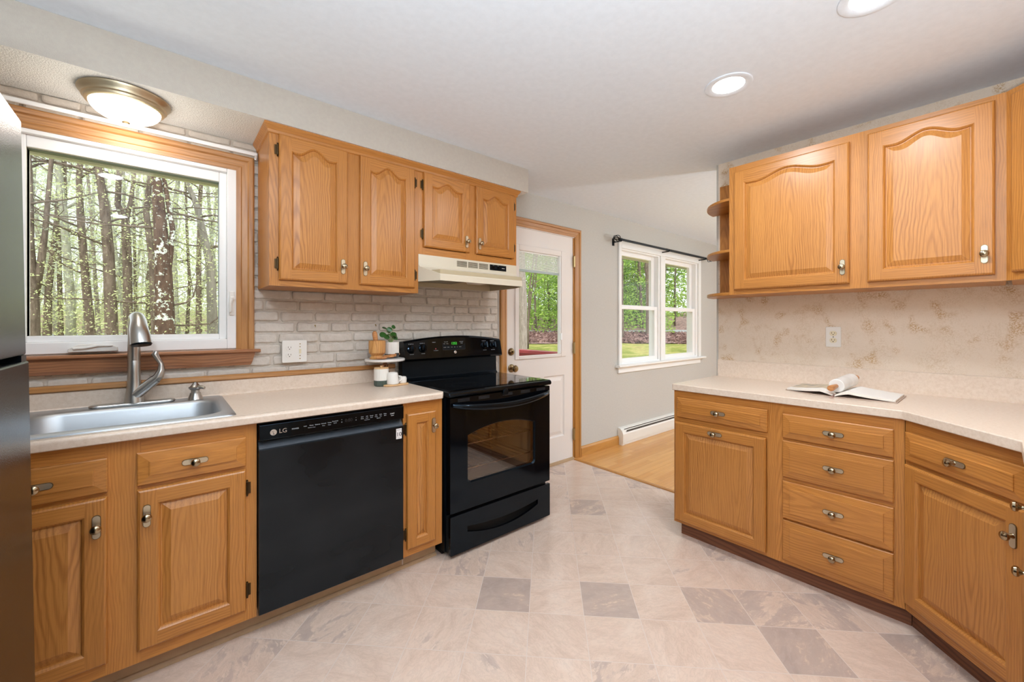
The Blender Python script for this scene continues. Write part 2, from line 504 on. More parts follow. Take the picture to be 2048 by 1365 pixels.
def bark(name, a, b, lich=None, amount=.6):
    t = NT(name); c = t.coord()
    mp = t.n('ShaderNodeMapping', {'Vector': c, 'Scale': (9, 9, 2.2)})
    n = t.noise(mp.outputs[0], 2.0, 4, .7)
    col = t.ramp(n, [(.3, lin(a)), (.7, lin(b))])
    if lich:
        l = t.noise(c, 3.0, 5, .75); l2 = t.noise(c, 14.0, 3, .7)
        col = t.mix(t.ramp(t.math('MULTIPLY_ADD', l2, .5, t.math('MULTIPLY', l, .5)), [(amount, G(0)), (amount + .03, G(1))]), col, lin(lich))
    t.p(Base_Color=col, Roughness=.9, Specular_IOR_Level=.15)
    t.bump(n, .6, .03)
    return t.mat
M['bark'] = bark('dark_bark', '#55483e', '#8d7e70', '#bcc4b0', .60)
M['bark_haze'] = bark('bark_painted_haze', '#8b8778', '#b3b4a2', '#cfd6c2', .56)  # paler bark: distance haze painted into the colour
M['bark_lichen'] = bark('lichen_bark', '#4b3a32', '#755f50', '#dbe5d6', .545)
M['bark_grey'] = bark('grey_bark', '#7d766b', '#a39c90', '#b4bcae', .6)
M['bark_pale'] = bark('pale_bark', '#857a72', '#aa9e96', '#c3b8b0', .6)

def leafmat(name, a, b, tr=.35):
    t = NT(name); nt = t.t; c = t.coord()
    n = t.n('ShaderNodeTexWhiteNoise', noise_dimensions='3D')
    sn = t.n('ShaderNodeVectorMath', {0: c, 1: (.35, .35, .35)}, operation='SNAP')
    nt.links.new(sn.outputs[0], n.inputs['Vector'])
    col = t.mix(n.outputs[0], lin(a), lin(b))
    d = t.n('ShaderNodeBsdfDiffuse', {'Color': col}); l = t.n('ShaderNodeBsdfTranslucent', {'Color': col})
    mx = t.n('ShaderNodeMixShader', {0: tr}); nt.links.new(d.outputs[0], mx.inputs[1]); nt.links.new(l.outputs[0], mx.inputs[2])
    nt.links.new(mx.outputs[0], nt.nodes['Material Output'].inputs['Surface'])
    return t.mat
M['leaf_pale'] = leafmat('spring_leaf_pale', '#e3e7b4', '#cdd79c')
M['leaf_haze'] = leafmat('spring_leaf_painted_haze', '#cfdcc8', '#e2e9d0')  # whitish teal haze of the background put into the leaf colour
M['leaf_green'] = leafmat('spring_leaf_green', '#b4cf6c', '#83a84a')
M['leaf_dark'] = leafmat('evergreen_leaf', '#5d7848', '#7d9a5a')
M['leaf_brown'] = leafmat('fallen_leaf', '#a98d84', '#6d524d', .1)
t = NT('mossy_lawn'); c = t.coord()
n = t.noise(c, 1.1, 6, .75); n2 = t.noise(c, 9, 4, .7)
col = t.ramp(n, [(.3, lin('#666b33')), (.45, lin('#868a44')), (.56, lin('#b0a468')), (.66, lin('#857347')), (.8, lin('#727b3a'))])
col = t.mix(t.ramp(n2, [(.4, G(0)), (.7, G(.6))]), col, lin('#6d7f35'))
t.p(Base_Color=col, Roughness=.95, Specular_IOR_Level=.1)
M['lawn'] = t.mat
M['leaf_litter'] = speck('leaf_litter', '#3b2c2a', '#b3958c', 6, .95, .1, lo=.35, hi=.62)
M['driveway'] = speck('gravel_drive', '#8d9292', '#a3a7a7', 8, .9, .1)

# ================================================================== THE SETTING
YA = 2.517          # back wall plaster
YB = 2.478          # face of the brick veneer
XB = 2.895          # partition (papered) wall
YC = -0.665         # short wall behind the camera's right
XD = -1.0           # left wall
ZC = 2.333          # ceiling
ZS = 2.17           # soffit underside
XE = 6.6            # far end of the dining room
YF = -2.6           # wall behind the camera
CT = 0.889          # counter top

# --- vinyl tile floor, tiles set diagonally
S0, T0, TS = 1.530, -0.073, 0.233
KNOWN = {(1, -1): .95, (1, 1): .9, (1, 3): .85, (0, 4): .95, (0, -4): .62, (0, -2): .5, (3, 1): .5, (5, 1): .8, (8, 0): .7, (8, 2): .75,
         (-1, 1): .7, (0, 6): .8, (-1, -5): .62, (3, -1): .55, (6, 0): .5, (7, 1): .45, (6, 2): .55, (2, 2): .1, (2, 0): .08, (0, 0): .05,
         (0, 1): .12, (0, 2): .1, (1, 0): .05, (1, 2): .3, (2, 3): .4, (-1, 2): .1, (-1, 0): .3, (-1, 3): .35, (0, 3): .2, (2, -1): .1,
         (0, -1): .12, (0, -3): .2, (-1, -3): .12, (-1, -2): .35, (-1, -1): .5, (4, 2): .2, (4, 1): .15, (5, 2): .12, (3, 0): .1, (3, 2): .1}
bm = bmesh.new()
lt = bm.faces.layers.float.new('tone'); lr = bm.faces.layers.float.new('rnd')
rs = random.Random(11)
c45 = math.cos(PI / 4)
def fl(s_, t_): return Vector(((s_ + t_) * c45, (s_ - t_) * c45, 0))
for i in range(-22, 13):
    for j in range(-18, 24):
        s0 = S0 + i * TS; t0 = T0 + j * TS
        p = fl(s0 + TS / 2, t0 + TS / 2)
        if not (XD - .3 < p.x < 3.2 and YF - .3 < p.y < 2.9): continue
        tone = KNOWN.get((i, j), rs.choice((.05, .1, .1, .15, .3, .45, .7)))
        r = rs.random(); e = .0014
        vs = [bm.verts.new(fl(s0 + a * TS + sa * e, t0 + b * TS + sb * e)) for a, b, sa, sb in ((0, 0, 1, 1), (0, 1, 1, -1), (1, 1, -1, -1), (1, 0, -1, 1))]
        f = bm.faces.new(vs); f[lt] = tone; f[lr] = r
        vo = [bm.verts.new(fl(s0 + a * TS, t0 + b * TS)) for a, b in ((0, 0), (0, 1), (1, 1), (1, 0))]
        for k in range(4):
            f = bm.faces.new((vo[k], vo[(k + 1) % 4], vs[(k + 1) % 4], vs[k])); f.material_index = 1
for co, no in (((XD, 0, 0), (-1, 0, 0)), ((2.868, 0, 0), (1, 0, 0)), ((0, YF, 0), (0, -1, 0)), ((0, 2.54, 0), (0, 1, 0))):
    bmesh.ops.bisect_plane(bm, geom=bm.verts[:] + bm.edges[:] + bm.faces[:], plane_co=co, plane_no=no, clear_outer=True)
bmesh.ops.remove_doubles(bm, verts=bm.verts, dist=1e-5)
bmesh.ops.recalc_face_normals(bm, faces=bm.faces)
if bm.faces[0].normal.z < 0: bmesh.ops.reverse_faces(bm, faces=bm.faces)
me = bpy.data.meshes.new('floor'); bm.to_mesh(me); bm.free()
me.materials.append(M['tile']); me.materials.append(M['seam'])
struct(link('floor', me), 'beige and grey stone look vinyl tile floor laid diagonally')
b = MB(); b.box(XD - .1, XE, YF - .1, YA + .14, -.14, -.004, 0)
struct(b.build('floor_slab', M['dark_oak']))
b = MB(); b.box(2.872, XE, YF, YA, -.004, .004, 0)
struct(b.build('floor_dining', M['hardwood']), 'honey coloured hardwood strip floor in the dining area')
b = MB(); b.prism([(2.852, 0), (2.856, .006), (2.872, .009), (2.885, .006), (2.887, 0)], 1.25, YA - .01, 'y', 0)
struct(b.build('trim_threshold', M['door_trim_v']), 'wooden threshold strip between vinyl and hardwood floors')

# --- ceiling, soffit
b = MB(); b.box(XD - .1, XE + .1, YF - .1, YA + .14, ZC, ZC + .12, 0)
struct(b.build('ceiling', M['ceiling']), 'smooth white ceiling')
b = MB(); b.box(XD, 1.959, 2.138, YA, ZS, ZC - .0005, 0)
for k in range(len(b.f)):
    if all(abs(b.v[i].z - ZS) < 1e-4 for i in b.f[k]): b.m[k] = 1
struct(b.build('ceiling_soffit', [M['soffit'], M['popcorn']]), 'boxed beige soffit with textured underside above the sink wall')

# --- back wall with openings for window 1, the door and window 2
def wall_grid(name, xs, zs, holes, y0, y1, mat, label):
    b = MB()
    for i in range(len(xs) - 1):
        for k in range(len(zs) - 1):
            mx, mz = (xs[i] + xs[i + 1]) / 2, (zs[k] + zs[k + 1]) / 2
            if any(h[0] < mx < h[1] and h[2] < mz < h[3] for h in holes): continue
            b.box(xs[i], xs[i + 1], y0, y1, zs[k], zs[k + 1], 0)
    return struct(b.build(name, mat), label)
W1 = (-.50, .275, 1.118, 2.042)
DR = (2.055, 2.888, -.1, 2.052)
W2 = (3.575, 5.31, .80, 2.06)
wall_grid('wall_back', sorted({XD - .1, W1[0], W1[1], DR[0], DR[1], W2[0], W2[1], XE + .1}), sorted({-.14, W1[2], W1[3], DR[3], W2[2], W2[3], ZC}),
          [W1, DR, W2], YA, YA + .14, M['wall'], 'pale grey back wall with window, white door and dining window')
b = MB(); b.box(XD - .1, XD, YF, YA, 0, ZC); struct(b.build('wall_left', M['wall']))
b = MB(); b.box(XD - .1, XE + .1, YF - .1, YF, 0, ZC); struct(b.build('wall_front', M['wall']))
b = MB(); b.box(XE, XE + .1, YF, -.9, 0, ZC); b.box(XE, XE + .1, 1.5, YA, 0, ZC); b.box(XE, XE + .1, -.9, 1.5, 2.1, ZC)
struct(b.build('wall_right', M['wall']), 'far dining wall with an opening added for daylight')
W3 = struct_empty('window_3_added', 'unseen glazed opening added to the far dining wall for daylight', (XE + .05, 0, 0))  # unseen glazing added to let daylight into the dining room
b = MB()
for y0, y1, z0, z1 in ((-.9, -.82, 0, 2.1), (1.42, 1.5, 0, 2.1), (.26, .34, 0, 2.1), (-.9, 1.5, 0, .1), (-.9, 1.5, 2.02, 2.1)):
    b.box(-.04, .04, y0, y1, z0, z1)
b.build('frame', M['vinyl'], W3)
b = MB(); b.box(-.004, .004, -.82, 1.42, .1, 2.02); b.build('glass', M['glass'], W3)

# papered partition wall
b = MB(); b.box(XB, XB + .115, YF, 1.244, 0, ZC, 1)
b.box(XB - .0015, XB, YC, 1.231, 0.5, ZC, 0)
struct(b.build('wall_partition', [M['wallpaper'], M['wall']]), 'partition wall papered in cream with tan sponge marks')
b = MB(); b.box(.45, XB, YC - .1, YC, 0, ZC, 0)
struct(b.build('wall_kitchen', M['wallpaper']))

# --- brick veneer: separate bricks with rounded irregular edges
def brick(b, x0, x1, z0, z1, y, rs):
    d = .022; r = .007
    j = lambda s=.0022: rs.uniform(-s, s)
    n = max(4, int((x1 - x0) / .018))
    q_ = .0075 + abs(j(.003)); h_ = z1 - z0
    bot = [(x0 + q_ + (x1 - x0 - 2 * q_) * k / n, z0 + j()) for k in range(n + 1)]
    top = [(x1 - q_ - (x1 - x0 - 2 * q_) * k / n, z1 + j()) for k in range(n + 1)]
    midr = [(x1 - q_ * .25 + j(.001), z0 + h_ * .06), (x1 + j(), z0 + h_ * .2), (x1 + j(), z0 + h_ * .8), (x1 - q_ * .25 + j(.001), z0 + h_ * .94)]
    midl = [(x0 + q_ * .25 + j(.001), z0 + h_ * .94), (x0 + j(), z0 + h_ * .8), (x0 + j(), z0 + h_ * .2), (x0 + q_ * .25 + j(.001), z0 + h_ * .06)]
    ring = bot + midr + top + midl
    cx, cz = (x0 + x1) / 2, (z0 + z1) / 2
    def ins(q, e):
        dx, dz = q[0] - cx, q[1] - cz
        hx, hz = (x1 - x0) / 2, (z1 - z0) / 2
        return (cx + dx * (1 - e / hx), cz + dz * (1 - e / hz))
    dd = d + j(.003)
    def soft(q, k):      # knock the corners off
        dx, dz = abs(q[0] - cx), abs(q[1] - cz)
        return q
    l0 = [(q[0], y + .004, q[1]) for q in ring]
    l1 = [(q[0], y - dd * .55, q[1]) for q in (ins(q, .0015) for q in ring)]
    l2 = [(q[0], y - dd * .88, q[1]) for q in (ins(q, .004) for q in ring)]
    l3 = [(q[0], y - dd + j(.0008), q[1]) for q in (ins(q, .0095) for q in ring)]
    o = len(b.v); m = len(ring)
    b.loops([l0, l1, l2, l3], 0, smooth=True, close_last=True)
    b.s[-1] = True
rs = random.Random(5)
bb = MB()
MF = YA - .0285
bb.box(XD, 1.957, MF, YA - .0005, .60, W1[2], 1)
bb.box(XD, W1[0], MF, YA - .0005, W1[2], W1[3], 1); bb.box(W1[1], 1.957, MF, YA - .0005, W1[2], W1[3], 1)
bb.box(XD, 1.957, MF, YA - .0005, W1[3], ZS - .001, 1)
rowh = .0585; z = .905; k = 0
while z < ZS - .01:
    z1 = min(z + rowh - .0075, ZS - .002)
    x = XD + rs.uniform(-.1, .06)
    while x < 1.95:
        w = rs.uniform(.155, .205) if rs.random() < .82 else rs.uniform(.09, .13)
        x0, x1 = max(x, XD), min(x + w - .0075, 1.955)
        segs = [(x0, x1)]
        if z1 > W1[2] - .01 and z < W1[3] + .01:
            lo, hi = W1[0] - .02, W1[1] + .02
            segs = []
            if x0 < lo: segs.append((x0, min(x1, lo)))
            if x1 > hi: segs.append((max(x0, hi), x1))
        for a, c_ in segs:
            if c_ - a > .02 and z1 - z > .015: brick(bb, a, c_, z + rs.uniform(-.001, .001), z1 + rs.uniform(-.001, .001), YA - .017, rs)
        x += w
    z += rowh; k += 1
struct(bb.build('wall_back_brick', [M['brick'], M['mortar']], weld=False), 'painted off-white brick facing on the back wall')

# --- baseboards, toe kick
b = MB(); b.prism([(YA - .001, 0), (YA - .017, 0), (YA - .017, .078), (YA - .010, .092), (YA - .001, .096)], 2.965, 3.57, 'x')
struct(b.build('baseboard_dining', M['base_trim']), 'honey oak baseboard between the door and the heater')
b = MB(); b.box(XD, 1.112, 1.955, 1.967, 0, .099, 0); b.prism([(1.955, 0), (1.941, 0), (1.943, .009), (1.949, .014), (1.955, .015)], XD, 1.112, 'x')
b.box(.92, .926, 1.953, 1.955, .0, .096, 1)
struct(b.build('baseboard_toe_kick', [M['tan_toe'], M['seam']]), 'tan toe kick under the sink run')

# --- window 1 over the sink
w1 = struct_empty('window_1', 'white casement window over the sink with oak casing', (0, 0, 0))
def frame_ring(b, x0, x1, z0, z1, wL, wR, wB, wT, y0, y1, m=0):
    b.box(x0, x0 + wL, y0, y1, z0, z1, m); b.box(x1 - wR, x1, y0, y1, z0, z1, m)
    e = .0002
    b.box(x0 + wL + e, x1 - wR - e, y0 + e, y1, z0, z0 + wB, m); b.box(x0 + wL + e, x1 - wR - e, y0 + e, y1, z1 - wT, z1, m)
b = MB(); frame_ring(b, -.500, .279, 1.118, 2.040, .042, .042, .048, .040, 2.482, 2.60)
b.build('frame', M['vinyl'], w1, bevel=.003)
b = MB(); frame_ring(b, -.458, .237, 1.166, 2.0, .034, .030, .026, .048, 2.505, 2.575)
b.build('sash', M['vinyl'], w1, bevel=.003)
b = MB(); frame_ring(b, -.430, .212, 1.188, 1.957, .006, .006, .004, .007, 2.522, 2.56)
b.build('gasket', M['gasket'], w1)
b = MB(); b.box(-.428, .210, 2.540, 2.546, 1.188, 1.957); b.build('glass', M['glass'], w1)
def casing(name, x0, x1, z0, z1, wv, parent, mv, mh, y0, y1, wtop=None):
    """mitred moulded casing: outer edges x0..x1, top z1"""
    prof = [(0, 0), (.004, .35), (.25, .55), (.32, .42), (.62, .62), (.70, .95), (.9, 1), (1, .8), (1, 0)]
    b = MB(); d = y1 - y0; wt = wtop or wv
    def P(u, h, x, z): return (x, y1 - d * h, z)
    for side in (-1, 1):
        xo = x0 if side < 0 else x1
        l0 = [(xo - side * wv * (1 - u), y1 - d * h, z0) for u, h in prof]
        l1 = [(xo - side * wv * (1 - u), y1 - d * h, z1 - wt * (1 - u)) for u, h in prof]
        b.loops([l0, l1], 0, close_last=False, cap_first=True)
    l0 = [(x0 + wv * (1 - u), y1 - d * h, z1 - wt * (1 - u)) for u, h in prof]
    l1 = [(x1 - wv * (1 - u), y1 - d * h, z1 - wt * (1 - u)) for u, h in prof]
    b.loops([l0, l1], 1, close_last=False)
    return b.build(name, [mv, mh], parent)
casing('casing', -.578, .351, 1.112, 2.094, .077, w1, M['oak_trim_v'], M['oak_trim_h'], 2.462, 2.486)
b = MB(); b.prism([(2.492, 1.113), (2.436, 1.113), (2.429, 1.108), (2.429, 1.102), (2.440, 1.096), (2.492, 1.096)], -.61, .374, 'x')
b.build('stool', M['stool'], w1)
b = MB()
l0 = [(-.575, 2.49, 1.096), (-.575, 2.447, 1.096), (-.575, 2.455, 1.05), (-.575, 2.462, 1.034), (-.575, 2.49, 1.034)]
l1 = [(.352, 2.49, 1.096), (.352, 2.447, 1.096), (.341, 2.455, 1.05), (.334, 2.462, 1.034), (.334, 2.49, 1.034)]
b.loops([l0, l1], 0, close_last=True, cap_first=True)
b.build('apron', M['stool'], w1)
b = MB()
b.prism([(-.305, 1.124), (-.155, 1.124), (-.157, 1.142), (-.175, 1.152), (-.21, 1.154), (-.24, 1.158), (-.275, 1.156), (-.303, 1.14)], 2.450, 2.481, 'y')
b.tube([(-.29, 2.448, 1.139), (-.25, 2.446, 1.142), (-.215, 2.446, 1.150), (-.17, 2.447, 1.149)], [.006, .006, .005, .004])
b.build('crank_handle', M['white_plastic'], w1, bevel=.003)
b = MB(); b.box(.246, .266, 2.474, 2.482, 1.285, 1.405); b.tube([(.256, 2.466, 1.375), (.250, 2.462, 1.35), (.249, 2.465, 1.30)], [.009, .007, .006]); b.box(.252, .268, 2.462, 2.478, 1.362, 1.378)
b.build('lock_lever', M['white_plastic'], w1, bevel=.002)

r = thing('valance_rod', 'slim white curtain rod lying along the top of the sink window casing', 'curtain rod', (0, 0, 0))
b = MB(); b.box(-.62, .362, 2.448, 2.458, 2.100, 2.118); b.build('rod', M['vinyl'], r, bevel=.003)
b = MB(); b.box(.349, .361, 2.446, 2.462, 2.078, 2.104); b.tube([(.355, 2.446, 2.086), (.355, 2.436, 2.086)], .004); b.box(.349, .361, 2.460, 2.482, 2.082, 2.10)
b.build('bracket', M['silver'], r)
b = MB(); b.box(-.62, -.608, 2.446, 2.482, 2.082, 2.118); b.build('bracket', M['silver'], r)

# eave outside, over windows
b = MB(); b.box(-3, 9, YA + .14, 3.02, 2.075, 2.10, 0); b.box(-3, 9, 3.0, 3.03, 2.062, 2.25, 0)
struct(b.build('roof_eave', M['eave']), 'pale olive eave outside above the windows')

# --- door
dr = struct_empty('door_1', 'white half-glazed back door in honey oak casing', (0, 0, 0))
casing('casing', 2.000, 2.957, 0.0, 2.112, .072, dr, M['door_trim_v'], M['door_trim_h'], 2.492, 2.520)
b = MB(); b.box(2.055, 2.074, 2.519, 2.64, 0, 2.034, 0); b.box(2.872, 2.888, 2.519, 2.64, 0, 2.034, 0); b.box(2.055, 2.888, 2.519, 2.64, 2.034, 2.05, 1)
b.build('jamb', [M['door_trim_v'], M['door_white']], dr)
# slab with a hole for the glass and two raised panels
DY0, DY1 = 2.526, 2.57
def plate_hole(b, outer, holes, y0, y1, m=0, mh=None):
    """flat plate in XZ with holes: front at y0, back at y1"""
    bm = bmesh.new(); edges = []
    rings = []
    for poly in [outer] + holes:
        vs = [bm.verts.new((p[0], y0, p[1])) for p in poly]; rings.append(vs)
        for k in range(len(vs)): edges.append(bm.edges.new((vs[k], vs[(k + 1) % len(vs)])))
    bmesh.ops.triangle_fill(bm, use_beauty=True, use_dissolve=False, edges=edges)
    bm.verts.index_update()
    vs = [v.co.copy() for v in bm.verts]; fs = [[v.index for v in f.verts] for f in bm.faces]
    bm.free()
    b.add(vs, fs, m)
    if y1 is not None:
        b.add([(v.x, y1, v.z) for v in vs], [list(reversed(f)) for f in fs], m)
        for q, poly in enumerate([outer] + holes):
            n = len(poly)
            b.add([(p[0], y0, p[1]) for p in poly] + [(p[0], y1, p[1]) for p in poly], [(k, (k + 1) % n, n + (k + 1) % n, n + k) for k in range(n)], m if q == 0 or mh is None else mh)
rect = lambda x0, x1, z0, z1: [(x0, z0), (x1, z0), (x1, z1), (x0, z1)]
b = MB()
pans = [(2.20, 2.455), (2.50, 2.757)]
plate_hole(b, rect(2.075, 2.871, .012, 2.033), [rect(2.197, 2.713, .972, 1.856)] + [rect(a, c, .235, .785) for a, c in pans], DY0, DY1)
for a, c in pans:
    L = []
    for e, dy in ((0, 0), (.010, .010), (.022, .010), (.05, .002)):
        L.append([(x, DY0 + dy, z) for x, z in rect(a + e, c - e, .235 + e, .785 - e)])
    b.loops(L, 0)
b.build('slab', M['door_white'], dr, weld=False)
b = MB(); frame_ring(b, 2.164, 2.768, .950, 1.895, .041, .063, .028, .047, DY0 - .012, DY0 + .02)
b.build('glass_frame', M['door_white'], dr, bevel=.004)
b = MB(); b.box(2.197, 2.713, 2.546, 2.551, .972, 1.856); b.build('glass', M['glass'], dr)
b = MB()
for k in range(15):
    z = 1.838 - k * .0098
    b.add([(2.207, 2.537, z - .0042), (2.690, 2.537, z - .0042), (2.690, 2.5435, z + .0042), (2.207, 2.5435, z + .0042)], [(0, 1, 2, 3)], 0)
b.box(2.207, 2.690, 2.533, 2.545, 1.836, 1.852, 0)
b.box(2.207, 2.690, 2.533, 2.545, 1.676, 1.697, 1)
for x in (2.26, 2.62): b.box(x, x + .003, 2.5345, 2.536, 1.69, 1.84, 0)
b.build('blind', [M['blind'], M['blind_rail']], dr)
b = MB(); b.box(2.693, 2.704, 2.520, 2.545, .98, 1.85, 0); b.box(2.694, 2.712, 2.508, 2.522, 1.10, 1.16, 0)
b.build('blind_slider', M['vinyl'], dr)
b = MB()
mt = Matrix.Translation((2.125, DY0, 1.018)) @ Matrix.Rotation(PI / 2, 4, 'X')
b.lathe([(.030, 0), (.031, .004), (.027, .010), (.022, .020), (.019, .022), (0, .022)], 24, 0, mt)
b.box(2.123, 2.127, DY0 - .034, DY0 - .02, 1.008, 1.028)
b.build('deadbolt', M['brass_old'], dr)
b = MB()
mt = Matrix.Translation((2.128, DY0, .885)) @ Matrix.Rotation(PI / 2, 4, 'X')
b.lathe([(.033, 0), (.033, .005), (.024, .010), (.012, .014), (.011, .028), (.018, .034), (.027, .044), (.028, .054), (.022, .063), (0, .066)], 24, 0, mt)
b.build('door_knob', M['brass_old'], dr)
for z in (1.815, 1.02, .228):
    b = MB(); b.tube([(2.874, 2.508, z - .05), (2.874, 2.508, z + .05)], .008); b.box(2.868, 2.876, 2.514, 2.526, z - .05, z + .05); b.lathe([(.004, .05), (.007, .054), (0, .06)], 10, 0, Matrix.Translation((2.876, 2.512, z)))
    b.build('hinge', M['hinge_brass'], dr)
b = MB(); b.prism([(2.50, 0), (2.50, .012), (2.53, .02), (2.60, .02), (2.60, 0)], 2.075, 2.872, 'x')
b.build('sill', M['tan_toe'], dr)

# --- window 2 in the dining area: two double-hung units
w2 = struct_empty('window_2', 'white double-hung pair of windows in the dining area', (0, 0, 0))
y0, y1 = 2.497, 2.518
b = MB(); b.box(3.553, 3.598, y0, y1, .82, 2.098); b.box(5.292, 5.352, y0, y1, .82, 2.098); b.box(3.598, 5.292, y0, y1, 2.028, 2.098)
b.box(4.372, 4.47, y0 + .006, y1, .82, 2.03)
b.build('casing', M['white_trim'], w2, bevel=.004)
b = MB(); b.prism([(2.518, .796), (2.466, .796), (2.460, .803), (2.460, .813), (2.468, .82), (2.518, .82)], 3.51, 5.425, 'x')
b.build('stool', M['white_trim'], w2)
b = MB(); b.box(3.545, 5.345, 2.500, 2.518, .735, .796); b.build('apron', M['white_trim'], w2, bevel=.004)
for (a, c) in ((3.598, 4.385), (4.455, 5.292)):
    b = MB(); frame_ring(b, a, c, .815, 2.045, .02, .045, .022, .03, 2.518, 2.64); b.build('frame', M['vinyl'], w2)
    # lower sash inside, upper sash outside
    lo = MB(); frame_ring(lo, a + .02, c - .045, .825, 1.440, .030, .062, .055, .042, 2.530, 2.565)
    s1 = lo.build('lower_sash', M['vinyl'], w2, bevel=.003)
    g = MB(); g.box(a + .05, c - .107, 2.546, 2.549, .88, 1.40); g.build('glass', M['glass'], s1)
    up = MB(); frame_ring(up, a + .02, c - .045, 1.402, 2.016, .030, .062, .045, .045, 2.572, 2.607)
    s2 = up.build('upper_sash', M['vinyl'], w2, bevel=.003)
    g = MB(); g.box(a + .05, c - .107, 2.588, 2.591, 1.445, 1.973); g.build('glass', M['glass'], s2)

# curtain rod
r = thing('curtain_rod', 'black metal curtain rod with cage finials above the dining window', 'curtain rod', (3.385, 2.42, 2.086))
b = MB(); b.tube([(.05, 0, 0), (1.99, 0, 0)], .0125, 12); b.tube([(.95, 0, 0), (2.0, 0, 0)], .0145, 12); b.build('rod', M['rod'], r)
for x, sgn in ((.02, -1), (2.045, 1)):
    b = MB()
    for k in range(6):
        a = PI * k / 3; pts = []
        for q in range(7):
            u = -1 + q / 3; rr = .032 * math.sqrt(max(0, 1 - u * u)) + .002
            pts.append((x + u * .05, rr * math.cos(a), rr * math.sin(a)))
        b.tube(pts, .0042, 6)
    b.tube([(x - sgn * .07, 0, 0), (x - sgn * .045, 0, 0)], .016, 10); b.lathe([(.004, 0), (.009, .006), (0, .014)], 10, 0, Matrix.Translation((x + sgn * .05, 0, 0)))
    b.build('finial', M['rod'], r)
for x in (.085, 1.0, 1.90):
    b = MB(); b.box(x - .012, x + .012, .086, .096, -.05, .02); b.box(x - .005, x + .005, 0, .09, -.022, -.010); b.tube([(x, 0, -.018), (x, -.012, -.012), (x, -.014, .004)], .006, 8)
    b.build('bracket', M['rod'], r)

# baseboard heater
h = thing('baseboard_heater', 'white hot-water baseboard heater along the dining wall', 'heater', (3.555, YA, 0))
prof = [(0, .005), (-.055, .005), (-.055, .03), (-.064, .034), (-.064, .115), (-.052, .148), (-.030, .168), (0, .174)]
b = MB(); b.prism(prof, .03, 2.2, 'x'); b.build('cover', M['heater'], h)
b = MB(); b.prism([(0, 0), (-.058, 0), (-.066, .030), (-.068, .118), (-.054, .152), (-.030, .172), (0, .178)], -.004, .034, 'x'); b.build('end_cap', M['heater'], h, bevel=.002)
b = MB(); b.box(.06, 2.2, -.059, -.050, .1315, .137); b.box(.05, 2.2, -.045, -.036, .155, .161)
b.prism([(-.0592, .1310), (-.0532, .1480), (-.052, .1475), (-.058, .1305)], .075, 2.2, 'x')
b.build('slot', M['slot'], h)
b = MB(); b.box(.04, 2.2, -.05, -.004, .001, .012); b.build('base_gap', M['slot'], h)

# outlets
def duplex(b, cx, cz, y, m_face, m_slot):
    for s in (-1, 1):
        z = cz + s * .0195
        b.prism(rrect(cx - .0165, cx + .0165, z - .0135, z + .0135, .0125), y - .003, y, 'y', m_face)
        b.box(cx - .0075, cx - .0055, y - .0034, y - .0028, z - .001, z + .008, m_slot); b.box(cx + .0055, cx + .0075, y - .0034, y - .0028, z - .001, z + .007, m_slot)
        b.prism(rrect(cx - .0025, cx + .0025, z - .009, z - .004, .0024), y - .0034, y - .0028, 'y', m_slot)
o = thing('outlet_plate', 'white double outlet and switch plate on the painted brick', 'outlet', (.536, 2.459, 1.093))
b = MB(); b.prism(rrect(-.0605, .0605, -.0595, .0595, .006), -.006, .0, 'y'); b.build('plate', M['white_plastic'], o, bevel=.002)
b = MB(); duplex(b, -.026, 0, -.006, 0, 1); b.build('socket', [M['white_plastic'], M['slot']], o)
b = MB(); b.box(.021, .031, -.010, -.0055, -.012, .012, 0)
for z in (-.05, -.03, .03, .05): b.lathe([(.003, 0), (.003, .0012), (0, .0015)], 8, 1, Matrix.Translation((.026, -.006, z * .8)) @ Matrix.Rotation(PI / 2, 4, 'X'))
b.build('switch', [M['ivory_plastic'], M['screw']], o)
o = thing('outlet_plate', 'white plate with ivory duplex outlet on the cream wallpaper', 'outlet', (2.8935, .598, 1.168), -PI / 2)
b = MB(); b.prism(rrect(-.035, .035, -.057, .057, .005), -.006, 0, 'y'); b.build('plate', M['white_plastic'], o, bevel=.002)
b = MB(); duplex(b, 0, 0, -.006, 0, 1); b.lathe([(.003, 0), (0, .0015)], 8, 1, Matrix.Translation((0, -.006, 0)) @ Matrix.Rotation(PI / 2, 4, 'X')); b.build('socket', [M['ivory_plastic'], M['slot']], o)
for x, z in ((.70, 1.215), (1.03, 1.217)):
    pass

# ================================================================== CABINETS
def handle_mesh():
    b = MB()
    b.prism(rrect(-.0385, .0385, -.0105, .0105, .0104), -.0022, 0, 'y', 1)
    b.prism(rrect(-.0365, .0365, -.0088, .0088, .0087), -.0036, -.002, 'y', 0)
    mt = Matrix.Rotation(PI / 2, 4, 'X')
    b.lathe([(.0085, .003), (.0065, .006), (.0052, .014), (.0075, .018), (.0125, .021), (.0142, .025), (.0128, .030), (.008, .0335), (0, .0348)], 20, 2, mt)
    return b.mesh('handle', [M['nickel'], M['bronze'], M['knob_metal']])
HANDLE = handle_mesh()
def hinge_mesh():
    b = MB()
    b.tube([(0, -.003, -.024), (0, -.003, .024)], .0045, 10)
    b.lathe([(.0045, 0), (.0028, .003), (.004, .006), (0, .009)], 8, 0, Matrix.Translation((0, -.003, .024)))
    b.lathe([(0, -.009), (.004, -.006), (.0028, -.003), (.0045, 0)], 8, 0, Matrix.Translation((0, -.003, -.024)))
    b.box(-.012, 0, -.0025, .0005, -.022, .022)
    return b.mesh('hinge', [M['hinge_dark']])
HINGE = hinge_mesh()
DT = .019

